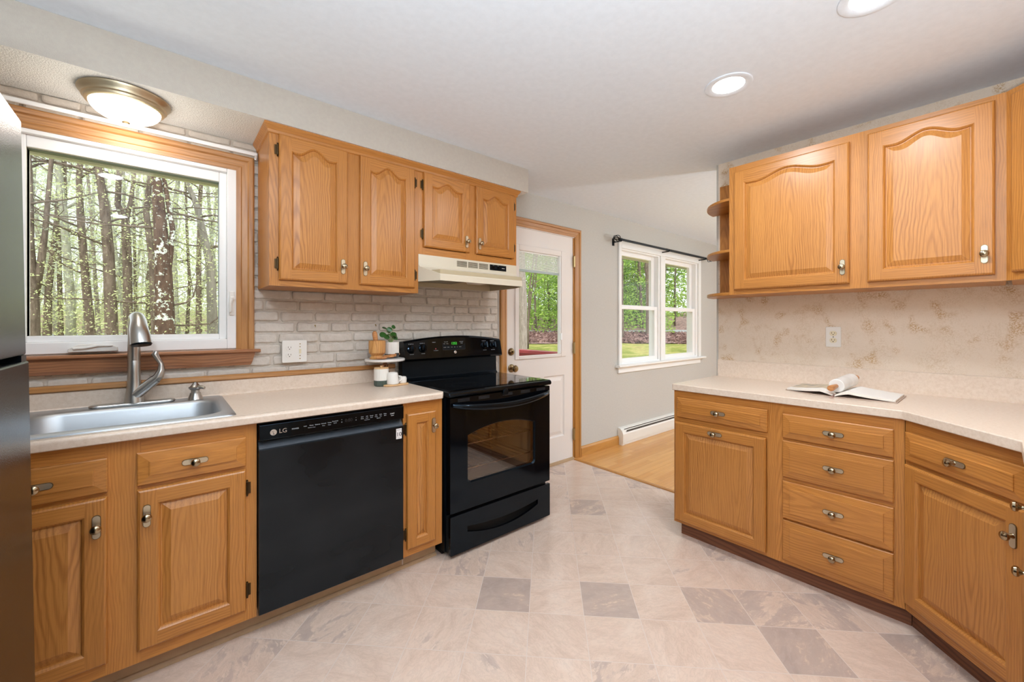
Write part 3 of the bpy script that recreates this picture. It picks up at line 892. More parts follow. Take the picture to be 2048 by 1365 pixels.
def panel_door(parent, x0, x1, z0, z1, arch=0.0, hv=None, hinge=None, top=None, st=.052, label=None, hz=None, y=0.0):
    w, h = x1 - x0, z1 - z0; t = DT
    cx, cz = (x0 + x1) / 2, (z0 + z1) / 2
    X0, X1, Z0, Z1 = -w / 2, w / 2, -h / 2, h / 2
    b = MB()
    a = w / 2 - st; zb = Z0 + st - .002
    zt = Z1 - (top or (st + (.022 if arch else 0)))
    N = 28 if arch else 1
    def arc(x, e):
        if not arch: return 0
        s = min(1, abs(x) / (a - e))
        if s < .74: return arch * (.5 + .5 * math.cos(PI * s / .74))
        return .10 * arch * ((s - .74) / .26) ** 2
    def loop(e, y):
        l = [(-a + e, y, zb + e), (a - e, y, zb + e)]
        for k in range(N + 1):
            x = (a - e) * (1 - 2 * k / N)
            l.append((x, y, zt - e + arc(x, e)))
        return l
    # edges of the slab
    r0 = [(X0, 0, Z0), (X1, 0, Z0), (X1, 0, Z1), (X0, 0, Z1)]
    e1 = [(X0, -t + .009, Z0), (X1, -t + .009, Z0), (X1, -t + .009, Z1), (X0, -t + .009, Z1)]
    q = .003; e2 = [(X0 + q, -t + .003, Z0 + q), (X1 - q, -t + .003, Z0 + q), (X1 - q, -t + .003, Z1 - q), (X0 + q, -t + .003, Z1 - q)]
    q = .008; e3 = [(X0 + q, -t, Z0 + q), (X1 - q, -t, Z0 + q), (X1 - q, -t, Z1 - q), (X0 + q, -t, Z1 - q)]
    b.loops([r0, e1, e2, e3], 0, close_last=False, cap_first=True)
    xi0, xi1, zi0, zi1 = X0 + q, X1 - q, Z0 + q, Z1 - q
    l0 = loop(0, -t)
    zTL = l0[-1][2]; zTR = l0[2][2]
    # stiles (vertical grain) and rails (horizontal grain), hairline joint between
    b.add([(xi0, -t, zi0), (-a, -t, zi0), (-a, -t, zb), (-a, -t, zTL), (-a, -t, zi1), (xi0, -t, zi1)], [(0, 1, 2, 3, 4, 5)], 0)
    b.add([(a, -t, zi0), (xi1, -t, zi0), (xi1, -t, zi1), (a, -t, zi1), (a, -t, zTR), (a, -t, zb)], [(0, 1, 2, 3, 4, 5)], 0)
    b.add([(-a, -t, zi0), (a, -t, zi0), (a, -t, zb), (-a, -t, zb)], [(0, 1, 2, 3)], 1)
    for k in range(N):
        p, r = l0[2 + k], l0[3 + k]
        b.add([p, r, (r[0], -t, zi1), (p[0], -t, zi1)], [(0, 1, 2, 3)], 1)
    L = [l0, loop(.004, -t + .003), loop(.007, -t + .007), loop(.009, -t + .012), loop(.012, -t + .012), loop(.036, -t + .003)]
    b.loops(L, 2, mats=[0, 0, 0, 2, 2, 2], close_last=True)
    o = b.build('door', [M['oak_v'], M['oak_h'], M['oak_panel']], parent, (cx, y, cz), weld=True)
    if hv:
        kind, hx, hzz = hv
        link('handle', HANDLE, o, (hx - cx, -t, hzz - cz), (0, PI / 2 if kind == 'v' else 0, 0))
    if hinge:
        s = -1 if hinge == 'L' else 1
        for zz in (z0 + .075, z1 - .075):
            ho = link('hinge', HINGE, o, ((X0 if s < 0 else X1) + s * .0045, -.003, zz - cz))
            if s > 0: ho.rotation_euler = (0, PI, 0)
    return o

def drawer(parent, x0, x1, z0, z1, hx=None, y=0.0):
    w, h = x1 - x0, z1 - z0; cx, cz = (x0 + x1) / 2, (z0 + z1) / 2
    b = MB()
    def R(e, y): return [(-w / 2 + e, y, -h / 2 + e), (w / 2 - e, y, -h / 2 + e), (w / 2 - e, y, h / 2 - e), (-w / 2 + e, y, h / 2 - e)]
    b.loops([R(0, 0), R(0, -.011), R(.003, -.0135), R(.030, -.0175), R(.031, -.0205), R(.034, -.021)], 0, close_last=True, cap_first=True)
    o = b.build('drawer', [M['oak_h']], parent, (cx, y, cz))
    link('handle', HANDLE, o, ((0 if hx is None else hx - cx), -.021, 0))
    return o

def carcass(parent, W, z0, z1, depth, stiles, rails, toe=None, body_x=None, toe_ret=0, z_body0=None, z_body1=None, toe_ext=0.0):
    """box with a face frame (front face y=0); stiles = [(x0,x1)], rails = [(x0,x1,z0,z1)]"""
    b = MB()
    bx0, bx1 = body_x or (0.0, W)
    b.box(bx0, bx1, .019, depth, z0 if z_body0 is None else z_body0, z1 if z_body1 is None else z_body1, 0)
    for x0, x1 in stiles: b.box(x0, x1, 0, .019, z0, z1, 0)
    for x0, x1, a, c in rails: b.box(x0, x1, .0003, .019, a, c, 1)
    o = b.build('carcass', [M['oak_v'], M['oak_h']], parent, weld=False)
    if toe:
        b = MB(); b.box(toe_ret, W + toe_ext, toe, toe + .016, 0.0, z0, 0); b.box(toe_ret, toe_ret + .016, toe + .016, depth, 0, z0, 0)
        b.build('toe_kick', M['toe_brown'], parent)
    return o

FA = 1.885
# ---- sink base (x from -.95 to .276)
c = thing('base_cabinet', 'oak sink base cabinet with two doors and two drawer fronts below the steel sink', 'cabinet', (-.95, FA, 0))
W = 1.226
off = .95
carcass(c, W, .088, CT - .036, .60, [(0, .50), (.80, .888), (1.182, W)], [(.50, .80, .088, .15), (.888, 1.182, .088, .15), (.50, .80, .785, .853), (.888, 1.182, .785, .853), (.50, .80, .66, .71), (.888, 1.182, .66, .71)], z_body0=.10, z_body1=.64)
for x0, x1, hx, hg in ((-.455, -.143, -.168, 'L'), (-.072, .239, -.047, 'R')):
    panel_door(c, x0 + off, x1 + off, .133, .678, 0, ('v', hx + off, .588), hg)
    drawer(c, x0 + off, x1 + off, .692, .803)
# ---- narrow cabinet by the stove
c = thing('base_cabinet', 'narrow oak base cabinet between the dishwasher and the black stove', 'cabinet', (.893, FA, 0))
carcass(c, .219, .090, CT - .036, .58, [(0, .030), (.160, .219)], [(.030, .160, .090, .14), (.030, .160, .79, .853)], z_body0=.10)
panel_door(c, .016, .176, .127, .797, 0, ('v', .160, .722), 'L', st=.047)

# ---- upper cabinets, left wall run
FU = 2.17
c = thing('wall_cabinet', 'tall oak wall cabinet with two arched doors to the right of the sink window', 'cabinet', (.367, FU, 1.42))
carcass(c, .755, 0, .748, .30, [(0, .045), (.335, .430), (.712, .755)], [(.045, .335, 0, .045), (.43, .712, 0, .045), (.045, .335, .69, .748), (.43, .712, .69, .748)])
panel_door(c, .038, .352, .028, .710, .040, ('v', .326, .113), 'L')
panel_door(c, .414, .728, .028, .710, .040, ('v', .440, .113), 'R')
c = thing('wall_cabinet', 'short oak wall cabinet with two arched doors above the range hood', 'cabinet', (1.1225, FU, 1.648))
carcass(c, .7525, 0, .520, .30, [(0, .045), (.33, .415), (.71, .7525)], [(.045, .33, 0, .04), (.415, .71, 0, .04), (.045, .33, .46, .520), (.415, .71, .46, .520)])
panel_door(c, .030, .352, .045, .482, .036, ('v', .326, .110), 'L')
panel_door(c, .400, .722, .045, .482, .036, ('v', .426, .110), 'R')
b = MB()
prof = [(0, 0), (-.006, .004), (-.008, .016), (-.018, .030), (-.022, .036), (-.022, .044), (0, .044)]
z0 = ZS - .044
l = []
for x, ysx in ((.367, -1),):
    pass
l0 = [(.367 + p[0], 2.474, z0 + p[1]) for p in prof]
l1 = [(.367 + p[0], FU + p[0], z0 + p[1]) for p in prof]
l2 = [(1.876 - p[0], FU + p[0], z0 + p[1]) for p in prof]
l3 = [(1.876 - p[0], 2.474, z0 + p[1]) for p in prof]
b.loops([l0, l1, l2, l3], 0, mats=[1, 0, 1], close_last=False)
struct(b.build('trim_crown', [M['oak_h'], M['oak_v']], bevel=0), 'small oak crown moulding along the top of the wall cabinets')

# ---- range hood
hd = thing('range_hood', 'almond under-cabinet range hood above the stove', 'range hood', (1.122, 0, 0))
b = MB(); w = .750
# outline at successive heights: (z, front y, chamfer inset x, side-front y)
def ring(z, yf, ins, ys): return [(0, 2.468, z), (0, ys, z), (ins, yf, z), (w - ins, yf, z), (w, ys, z), (w, 2.468, z)]
L = [ring(1.648, 2.166, .001, 2.168), ring(1.588, 2.164, .001, 2.168), ring(1.576, 2.158, .003, 2.168), ring(1.528, 2.036, .062, 2.172), ring(1.520, 2.030, .065, 2.172), ring(1.489, 2.030, .065, 2.172),
     ring(1.489, 2.036, .068, 2.178)]
Li = [[(min(max(x, .008), w - .008), min(max(y, 2.036), 2.462), 1.489) for x, y, z in L[-1]], [(min(max(x, .008), w - .008), min(max(y, 2.036), 2.462), 1.552) for x, y, z in L[-1]]]
b.loops(L + Li, 0, mats=[0] * 6 + [0, 1, 1], close_last=True, cap_first=True)
b.build('shell', [M['hood'], M['hood_in']], hd, bevel=0)
b = MB()
for k in range(3):
    x0 = .262 + k * .0835
    for q in range(6):
        b.box(x0, x0 + .073, 2.1625, 2.1645, 1.600 + q * .0062, 1.603 + q * .0062)
b.build('vent', M['vent_dark'], hd)
b = MB(); b.box(.517, .655, 2.1615, 2.1645, 1.599, 1.636); b.build('switch_panel', M['black_satin'], hd)
for x in (.545, .585):
    b = MB(); b.box(x - .009, x + .009, 2.158, 2.162, 1.610, 1.626); b.build('rocker_switch', M['black_gloss'], hd)
texts([('I  II', .008, .545, 0), ('I  II', .008, .585, 0)], M['print_grey'], 'switch_marks', hd, (0, 2.1612, 1.631))
b = MB(); b.box(.617, .640, 2.1606, 2.1618, 1.6155, 1.6185); b.build('maker_mark', M['label_white'], hd)
b = MB(); b.box(.10, .335, 2.12, 2.36, 1.508, 1.516, 0); frame_ring(b, .095, .34, 1.508, 1.509, .01, .01, 0, 0, 2.1, 2.1)
b.build('grease_filter', M['filter'], hd)
b = MB(); b.prism([(.345, 1.552), (.345, 1.515), (.36, 1.497), (.46, 1.497), (.475, 1.515), (.475, 1.552)], 2.07, 2.20, 'y'); b.build('light_cover', M['lens'], hd, bevel=.004)

# ---- lower right run: local x runs from the far end (world +Y) to the near end
FBX = 2.30
c = thing('base_cabinet', 'oak base cabinet with one drawer over a slightly tilted pull-out door at the counter end', 'cabinet', (FBX, 1.232, 0), -PI / 2)
carcass(c, .530, .078, CT - .036, .585, [(0, .035), (.490, .530)], [(.035, .49, .078, .13), (.035, .49, .795, .853), (.035, .49, .655, .72)], toe=.04, toe_ret=.024)
drawer(c, .022, .494, .700, .812)
d = panel_door(c, .013, .489, .098, .671, 0, ('h', .242, .642), None, y=-.004)
c = thing('base_cabinet', 'oak base cabinet with a stack of four drawers', 'cabinet', (FBX, .702, 0), -PI / 2)
carcass(c, .460, .078, CT - .036, .585, [(0, .033), (.427, .46)], [(.033, .427, .078, .12), (.033, .427, .79, .853), (.033, .427, .66, .71), (.033, .427, .47, .52), (.033, .427, .28, .32)], toe=.04, toe_ext=.0165)
for z0, z1 in ((.690, .806), (.502, .677), (.302, .482), (.098, .293)):
    drawer(c, .030, .428, z0, z1)
# corner cabinet across the diagonal
CW = .45
c = thing('base_cabinet', 'oak corner base cabinet set diagonally with one drawer and one door', 'cabinet', (FBX, .240, 0), -PI * .75)
b = MB()
b.prism([(0, .019), (CW, .019), (CW + .36, .38), (CW / 2, .80), (-.36, .38)], .078, CT - .036, 'z')
for x0, x1 in ((0, .030), (CW - .030, CW)): b.box(x0, x1, 0, .019, .078, CT - .036, 0)
for z0, z1 in ((.078, .13), (.79, .853), (.66, .71)): b.box(.03, CW - .03, .0003, .019, z0, z1, 1)
b.build('carcass', [M['oak_v'], M['oak_h']], c, weld=False)
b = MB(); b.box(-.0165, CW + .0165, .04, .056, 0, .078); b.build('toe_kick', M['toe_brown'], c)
drawer(c, .012, CW - .014, .692, .806)
panel_door(c, .012, CW - .014, .112, .676, 0, ('v', CW - .045, .585), None)
# near run: a four-drawer stack seen edge-on, then a plain cabinet
DXc = FBX - CW * c45; DYc = .240 - CW * c45
c = thing('base_cabinet', 'oak base cabinet seen edge-on at the near right corner', 'cabinet', (DXc, DYc, 0), PI)
carcass(c, .46, .078, CT - .036, .58, [(0, .033), (.427, .46)], [(.033, .427, .078, .13), (.033, .427, .79, .853), (.033, .427, .66, .71)], toe=.04)
drawer(c, .030, .428, .690, .806)
panel_door(c, .030, .428, .098, .676, 0, ('v', .225, .572), None)
BENDX, BENDY = 2.283, .250
ENDX, ENDY = 1.965, -.048
KX0 = .90

# ---- upper right run
FUB = 2.575
c = thing('wall_cabinet', 'oak wall cabinet with a wide arched door beside the open corner shelves', 'cabinet', (FUB, 1.033, 1.415), -PI / 2)
carcass(c, .602, 0, .757, .318, [(0, .038), (.560, .602)], [(.038, .56, 0, .05), (.038, .56, .70, .757)])
panel_door(c, .030, .566, .026, .722, .036, ('v', .540, .107), None, st=.056)
c = thing('wall_cabinet', 'oak wall cabinet with an arched door next to the diagonal corner cabinet', 'cabinet', (FUB, .431, 1.415), -PI / 2)
carcass(c, .456, 0, .757, .318, [(0, .038), (.418, .456)], [(.038, .418, 0, .04), (.038, .418, .70, .757)])
panel_door(c, .031, .427, .027, .734, .036, ('v', .398, .112), None, st=.056)
c = thing('wall_cabinet', 'oak corner wall cabinet set diagonally at the right edge of the picture', 'cabinet', (FUB, -.025, 1.415), -PI * .75)
CU = .42
b = MB()
b.prism([(0, .019), (CU, .019), (CU + .21, .24), (CU / 2, .655), (-.21, .24)], 0, .757, 'z')
for x0, x1 in ((0, .045), (CU - .045, CU)): b.box(x0, x1, 0, .019, 0, .757, 0)
for z0, z1 in ((0, .04), (.70, .757)): b.box(.045, CU - .045, .0003, .019, z0, z1, 1)
b.box(.02, CU - .02, .06, .075, -.022, 0, 1)
b.build('carcass', [M['oak_v'], M['oak_h']], c, weld=False)
panel_door(c, .030, CU - .03, .030, .734, .036, ('v', CU - .06, .112), None, st=.056)

# open quarter-round end shelves
c = thing('corner_shelf', 'open oak end shelf unit with three rounded shelves', 'shelf', (XB - .0015, 1.033, 1.415), -PI / 2)
b = MB(); b.box(-.183, 0, -.012, 0, .0, .757 - .0); b.build('back_panel', M['oak_v'], c)
for z, zt in ((-.002, .017), (.258, .275), (.566, .583)):
    dd = .31
    pts = [(0, 0), (0, -dd)] + [(-.235 * math.sin(a), -.012 - (dd - .012) * math.cos(a)) for a in [PI / 2 * k / 14 for k in range(1, 15)]] + [(-.235, 0)]
    b = MB(); b.prism(pts, z, zt, 'z'); b.build('shelf', M['oak_h'], c, bevel=.003)

# ================================================================== COUNTERS
CB = CT - .036
def nose(r=.012, d=.036):
    """front edge profile from underside to top, as (out, z)"""
    out = [(0, CB), (.010, CB), (.018, CB + .004)]
    for k in range(0, 6):
        a = k / 5 * PI / 2
        out.append((.020 - r + r * math.cos(a) + .002, CT - r + r * math.sin(a)))
    return out
ca = thing('countertop', 'beige speckled laminate worktop along the sink wall', 'countertop', (0, 0, 0))
SX0, SX1, SY0, SY1 = -.415, .200, 1.898, 2.425
FY = 1.848
b = MB()
yb = FY + .022
def slab(x0, x1, y0, y1): b.box(x0, x1, y0, y1, CB, CT, 0)
slab(XD, SX0, yb, 2.452); slab(SX1, 1.107, yb, 2.452); slab(SX0, SX1, yb, SY0); slab(SX0, SX1, SY1, 2.452)
pr = [(yb - o_, z_) for o_, z_ in nose()]
l0 = [(XD, y_, z_) for y_, z_ in pr]; l1 = [(1.095, y_, z_) for y_, z_ in pr]; l2 = [(1.107, yb - (yb - y_) * .35, z_) for y_, z_ in pr]
for A_, B_ in ((l0, l1), (l1, l2)):
    for k in range(len(pr) - 1): b.add([A_[k], B_[k], B_[k + 1], A_[k + 1]], [(0, 1, 2, 3)], 0, True)
b.add(l2, [tuple(range(len(l2)))], 0)
b.build('slab', M['counter'], ca, weld=True)
b = MB(); b.prism([(2.470, CT - .001), (2.447, CT - .001), (2.446, CT + .004), (2.450, CT + .010), (2.452, CT + .06), (2.453, .962), (2.456, .966), (2.470, .966)], XD, 1.107, 'x')
b.build('backsplash', M['counter'], ca)
b = MB(); b.prism([(2.500, .966), (2.446, .966), (2.444, .970), (2.446, .984), (2.452, .990), (2.500, .990)], XD, 1.107, 'x')
struct(b.build('trim_backsplash', M['oak_trim_h']), 'thin oak strip along the top of the sink backsplash')

cb = thing('countertop', 'beige laminate worktop turning the corner under the wallpapered wall', 'countertop', (0, 0, 0))
b = MB()
poly = [(XB - .002, 1.240), (BENDX + .005, 1.240), (BENDX, 1.235), (BENDX, BENDY), (ENDX, ENDY), (KX0, ENDY), (KX0, YC + .002), (XB - .002, YC + .002)]
b.prism(poly, CB, CT, 'z', 0)
cs = b.build('slab', M['counter'], cb, bevel=.004)
b = MB(); b.box(XB - .022, XB - .002, YC + .022, 1.228, CT - .0005, .999); b.box(KX0, XB - .002, YC + .002, YC + .022, CT - .0005, .999)
b.build('backsplash', M['counter'], cb, bevel=.0015)
# plain base below the near end of this worktop
c = thing('base_cabinet', 'oak base cabinet under the near end of the corner worktop', 'cabinet', (DXc - .46, DYc, 0), PI)
W = DXc - .46 - KX0 - .012
carcass(c, W, .078, CT - .036, .58, [(0, .04), (W - .04, W)], [(.04, W - .04, .078, .115), (.04, W - .04, .818, .853), (.04, W - .04, .674, .698)], toe=.04)
panel_door(c, .022, W - .022, .10, .806, 0, None, None)

# ================================================================== DISHWASHER
dw = thing('dishwasher', 'black built-in dishwasher between the oak sink base and the narrow cabinet', 'dishwasher', (.280, 1.860, 0))
w = .603
b = MB(); b.box(.002, w - .002, .03, .58, .10, CB - .003); b.build('body', M['black_matte'], dw)
b = MB()
b.loops([[(0, y_, z_) for y_, z_ in ((.028, .098), (.003, .098), (0, .101), (0, .744), (.004, .748), (.026, .773), (.028, .773))], [(w, y_, z_) for y_, z_ in ((.028, .098), (.003, .098), (0, .101), (0, .744), (.004, .748), (.026, .773), (.028, .773))]], 0, close_last=True, cap_first=True)
b.m = [0] * len(b.m)
d_ = b.build('door', [M['dw_front']], dw)
b = MB(); b.prism([(-.0006 + .0044, .7485), (.0254, .7728), (.0262, .7725), (.0048, .748)], .0015, w - .0015, 'x'); b.build('pull_edge', plain('dishwasher_pull', '#3b4046', .25, spec=.6), d_)
b = MB(); b.box(0, w, -.004, .03, .783, .843, 0); b.build('control_panel', M['black_gloss'], dw, bevel=.002)
texts([('LG', .024, .083, .811)], M['silver'], 'brand_lettering', dw, (0, -.0045, 0))
b = MB(); R_ = Matrix.Translation((.049, -.0042, .810)) @ Matrix.Rotation(PI / 2, 4, 'X')
b.lathe([(.012, 0), (.012, .0006), (0, .0006)], 24, 0, R_)
b.tube([(.049, -.0052, .803), (.049, -.0052, .815)], .0007, 6, 1); b.tube([(.049, -.0052, .803), (.0535, -.0052, .803)], .0007, 6, 1); b.lathe([(.0018, 0), (0, .001)], 8, 1, Matrix.Translation((.0445, -.0048, .813)) @ Matrix.Rotation(PI / 2, 4, 'X'))
b.build('brand_emblem', [M['silver'], M['ink']], dw)
it = [('POWER', .0075, .128, .812)]
for k, s_ in enumerate(('Auto', 'Heavy', 'Delicate', 'Normal', 'Turbo')): it.append((s_, .0062, .165 + k * .024, .816))
it += [('Machine Clean', .005, .19, .807), ('Rinse', .005, .237, .807), ('Clean', .005, .261, .807), ('Download', .0058, .284, .819), ('Cycle', .0058, .284, .811), ('^', .007, .312, .82), ('o', .009, .312, .811), ('^', .007, .374, .82), ('o', .008, .374, .811)]
for k, (a_, c_) in enumerate((('Dual', 'Zone'), ('Half', 'Load'), ('Energy', 'Saver'), ('High', 'Temp'), ('Extra', 'Dry'), ('Delay', 'Start'))): it += [(a_, .0058, .402 + k * .0215, .820), (c_, .0058, .402 + k * .0215, .812)]
it += [('Control Lock', .0045, .424, .804), ('Night Dry', .0045, .478, .804)]
texts(it, M['print_grey'], 'button_lettering', dw, (0, -.0044, 0))
texts([('START', .0075, .545, .815), ('Cancel', .005, .545, .806)], M['label_white'], 'start_lettering', dw, (0, -.0044, 0))
texts([('0:00', .019, .342, .814)], plain('dark_display', '#17191b', .4), 'display', dw, (0, -.0044, 0))
b = MB(); b.box(.566, .594, -.0012, .0003, .688, .737); b.build('sticker', M['label_white'], d_)
texts([('10', .028, .580, .709)], M['ink'], 'sticker_number', d_, (0, -.0014, 0))
texts([('WARRANTY', .0042, .580, .731), ('YEAR', .0035, .5855, .709), ('DIRECT DRIVE MOTOR', .0018, .580, .693)], M['ink'], 'sticker_lettering', d_, (0, -.0014, 0))

# ================================================================== STOVE
sv = thing('stove', 'black electric range with glass cooktop and oven window', 'stove', (1.130, 1.845, 0))
w = .752
b = MB()
b.box(0, .022, .045, .60, .03, .852, 0); b.box(w - .022, w, .045, .60, .03, .852, 0); b.box(.022, w - .022, .57, .60, .03, .852, 0); b.box(.022, w - .022, .045, .57, .03, .23, 0); b.box(.022, w - .022, .045, .57, .82, .852, 0)
b.box(.01, w - .01, .09, .58, .0, .03, 1)
b.build('body', [M['black_satin'], M['black_matte']], sv, weld=False)
b = MB()
b.box(.022, w - .022, .06, .568, .2305, .245, 0); b.box(.022, .06, .06, .568, .245, .82, 0); b.box(w - .06, w - .022, .06, .568, .245, .82, 0); b.box(.06, w - .06, .54, .568, .245, .82, 0); b.box(.06, w - .06, .06, .54, .78, .82, 0)
b.build('oven_cavity', M['oven_in'], sv, weld=False)
for z in (.42, .56):
    b = MB(); b.tube([(.07, .09, z), (w - .07, .09, z)], .004, 6); b.tube([(.07, .52, z), (w - .07, .52, z)], .004, 6)
    for k in range(14): x = .09 + k * (w - .18) / 13; b.tube([(x, .09, z), (x, .52, z)], .0022, 5)
    b.build('oven_rack', M['rack'], sv)
od = None
x0, x1 = .008, w - .006
def arcpoly(xa, xb, za, zb_, rise, n=16, r=.02):
    pts = [(xa + r, za), (xb - r, za), (xb - r * .3, za + r * .3), (xb, za + r), (xb, zb_)]
    for k in range(1, n):
        u = k / n; pts.append((xb + (xa - xb) * u, zb_ + rise * (1 - (2 * u - 1) ** 2) + 0 * u))
    pts += [(xa, zb_), (xa, za + r), (xa + r * .3, za + r * .3)]
    return pts
b = MB()
op = arcpoly(.118, .620, .380, .640, .042)
plate_hole(b, rrect(x0, x1, .243, .848, .006), [op], 0.0, .045)
od = b.build('oven_door', M['black_gloss'], sv, weld=True, bevel=0)
b = MB(); b.add([(p[0], .012, p[1]) for p in op], [tuple(range(len(op)))], 0); b.build('window_glass', M['oven_glass'], od, recalc=False)
b = MB()
opi = arcpoly(.124, .614, .386, .636, .040)
b.loops([[(p[0], .0006, p[1]) for p in op], [(p[0], .011, p[1]) for p in opi]], 0, close_last=False); b.build('window_rim', M['black_satin'], od)
vm = plain('vent_slot', '#23262a', .5)
for xa in (.055, .19, .36, .50, .63):
    b = MB()
    for q in range(4): b.box(xa, xa + .075, -.0008, .001, .826 + q * .0045, .828 + q * .0045)
    b.build('vent_slot', vm, od)
b = MB(); pts = []
for k in range(21):
    u = k / 20; s_ = 1 - (2 * u - 1) ** 2
    pts.append((.022 + u * (w - .044), -.012 - .040 * s_ ** .6 if 0 < u < 1 else -.006, .812 - .030 * s_))
b.tube(pts, [.011 + .007 * (1 - abs(2 * k / 20 - 1) ** 4) for k in range(21)], 12, 0, True, (.75, 1.0)); b.build('door_handle', M['black_gloss'], od)
b = MB()
n = 18; xa, xb = .115, .640
cr = []
for k in range(n + 1):
    u = k / n; cr.append((xa + (xb - xa) * u, .122 - .045 * (1 - (2 * u - 1) ** 2)))
for k in range(n + 1):
    u = 1 - k / n; cr.append((xa + (xb - xa) * u, .152 - .022 * (1 - (2 * u - 1) ** 2)))
bo = MB(); plate_hole(bo, rrect(x0, x1, .022, .226, .006), [cr], -.002, .014)
bo.box(x0 + .003, x1 - .003, .036, .046, .026, .222, 1)
bo.build('warming_drawer', [M['black_gloss'], M['black_matte']], sv, weld=False)
# cooktop
ct = MB()
yb_ = .552
pr = [(yb_, .853), (.002, .853), (-.006, .857), (-.008, .868), (-.004, .879), (.006, .884), (yb_, .886)]
ct.prism(pr, -.002, w + .004, 'x', 0); cto = ct.build('cooktop', M['black_gloss'], sv, bevel=.004)
b = MB(); b.box(.020, w - .018, .028, .535, .8853, .8872); b.build('glass_surface', M['glass_top'], cto)
b = MB()
for cx_, cy_, rr in ((.205, .165, .112), (.205, .165, .075), (.555, .155, .085), (.200, .415, .080), (.560, .405, .108), (.560, .405, .07), (.385, .45, .05)):
    N = 40
    b.loops([[(cx_ + r_ * math.cos(2 * PI * k / N), cy_ + r_ * math.sin(2 * PI * k / N), .8874) for k in range(N)] for r_ in (rr, rr - .0022)], 0, close_last=False)
b.build('burner_ring', M['ring_grey'], cto)
b = MB(); b.lathe([(.02, 0), (.018, .003), (0, .004)], 16, 0, Matrix.Translation((.378, -.007, .848)) @ Matrix.Rotation(PI / 2, 4, 'X')); b.build('latch', M['black_satin'], cto)
# backguard: riser + slanted arched control panel
b = MB(); b.prism([(.535, .886), (.552, .90), (.555, 1.010), (.612, 1.010), (.612, .86), (.535, .86)], .004, w - .004, 'x'); b.build('riser', M['black_satin'], sv, bevel=.004)
b = MB(); n = 24
def zt_(u): return 1.132 + .031 * (1 - (2 * u - 1) ** 2)
lf, lb_ = [], []
for k in range(n + 1):
    u = k / n; x = -.004 + u * (w + .008)
    zt2 = zt_(u)
    lf.append([(x, .505, 1.012), (x, .497, 1.022), (x, .520, zt2 - .012), (x, .532, zt2), (x, .605, zt2 - .004), (x, .612, 1.005), (x, .53, 1.005)])
b.loops(lf, 0, smooth=True, close_last=True, cap_first=True)
bgp = b.build('control_panel', M['black_gloss'], sv, angle=30)
TILT = math.atan2(.023, .11)
def on_panel(u, z): return (u, .497 + (z - 1.022) * .209 - .0008, z)
RP = (PI / 2 - TILT, 0, 0)
for kx, kz in ((.040, 1.083), (.118, 1.086), (.603, 1.092), (.676, 1.090)):
    b = MB()
    b.lathe([(.026, -.002), (.026, .003), (.021, .006), (.019, .020), (.017, .024), (0, .025)], 26, 0)
    b.prism(rrect(-.0055, .0055, -.020, .020, .005), .006, .033, 'z', 0)
    b.build('knob', M['black_gloss'], sv, on_panel(kx, kz), (PI / 2 - TILT, 0, .15))
b = MB(); b.prism(rrect(-.088, .088, -.030, .030, .006), 0, .0015, 'z'); b.loops([[(p[0], p[1], .0018) for p in rrect(-.088, .088, -.030, .030, .006)], [(p[0], p[1], .0018) for p in rrect(-.0865, .0865, -.0285, .0285, .006)]], 1, close_last=False)
b.build('display_window', [M['black_satin'], M['ring_grey']], sv, on_panel(.352, 1.098), RP)
def ptext(items, mat, name, dz=.0022):
    for_ = texts(items, mat, name, sv, on_panel(.352, 1.098), RP)
    for_.location = Vector(on_panel(.352, 1.098)) + Vector((0, -.0026, .0005))
ptext([('1252', .023, 0.002, .013)], M['led_green'], 'clock_digits')
ptext([('BAKE', .006, -.073, .012), ('BROIL', .006, -.05, .012), ('START', .0062, .062, .013), ('OVEN TEMP', .0055, -.06, .024), ('OVEN LIGHT', .0055, .06, .024), ('CLEAR', .0065, -.072, -.012), ('TIMER', .006, -.046, -.012), ('+ HR', .0065, -.02, -.012), ('MIN', .006, .004, -.012), ('V', .008, .024, -.012), ('CLOCK', .0055, .048, -.012)], M['print_grey'], 'keypad_lettering')
ptext([('HI  OFF  LO', .0065, -.312, .017), ('HI  OFF  LO', .0065, -.234, .020), ('HI  OFF  LO', .0065, .251, .024), ('HI  OFF  LO', .0065, .324, .022), ('LEFT FRONT', .005, -.312, -.048), ('LEFT REAR', .005, -.234, -.046), ('RIGHT REAR', .005, .251, -.042), ('RIGHT FRONT', .005, .324, -.042), ('SURFACE', .006, -.15, .024), ('HOT SURFACE', .005, -.14, -.030)], M['print_grey'], 'knob_lettering')
b = MB(); b.lathe([(.004, 0), (0, .001)], 8, 0); b.build('warning_mark', M['red_mark'], sv, Vector(on_panel(.212, 1.080)) + Vector((0, -.001, 0)), RP)
b = MB(); b.lathe([(.0095, 0), (.0095, .0015), (.0075, .002), (0, .0022)], 24, 0); b.tube([(-.003, .002, .0025), (0, .004, .0026), (.003, .002, .0025), (.002, -.003, .0025), (-.003, -.003, .0025)], .0006, 5, 1)
b.build('maker_badge', [M['silver'], M['ring_grey']], sv, Vector(on_panel(.357, 1.053)) + Vector((0, -.001, 0)), RP)

# ================================================================== FRIDGE
fr = thing('refrigerator', 'black textured top-freezer refrigerator at the left edge of the picture', 'refrigerator', (-.225, 1.432, 0), PI / 2)
fr.rotation_euler = (-.0133, 0, PI / 2)
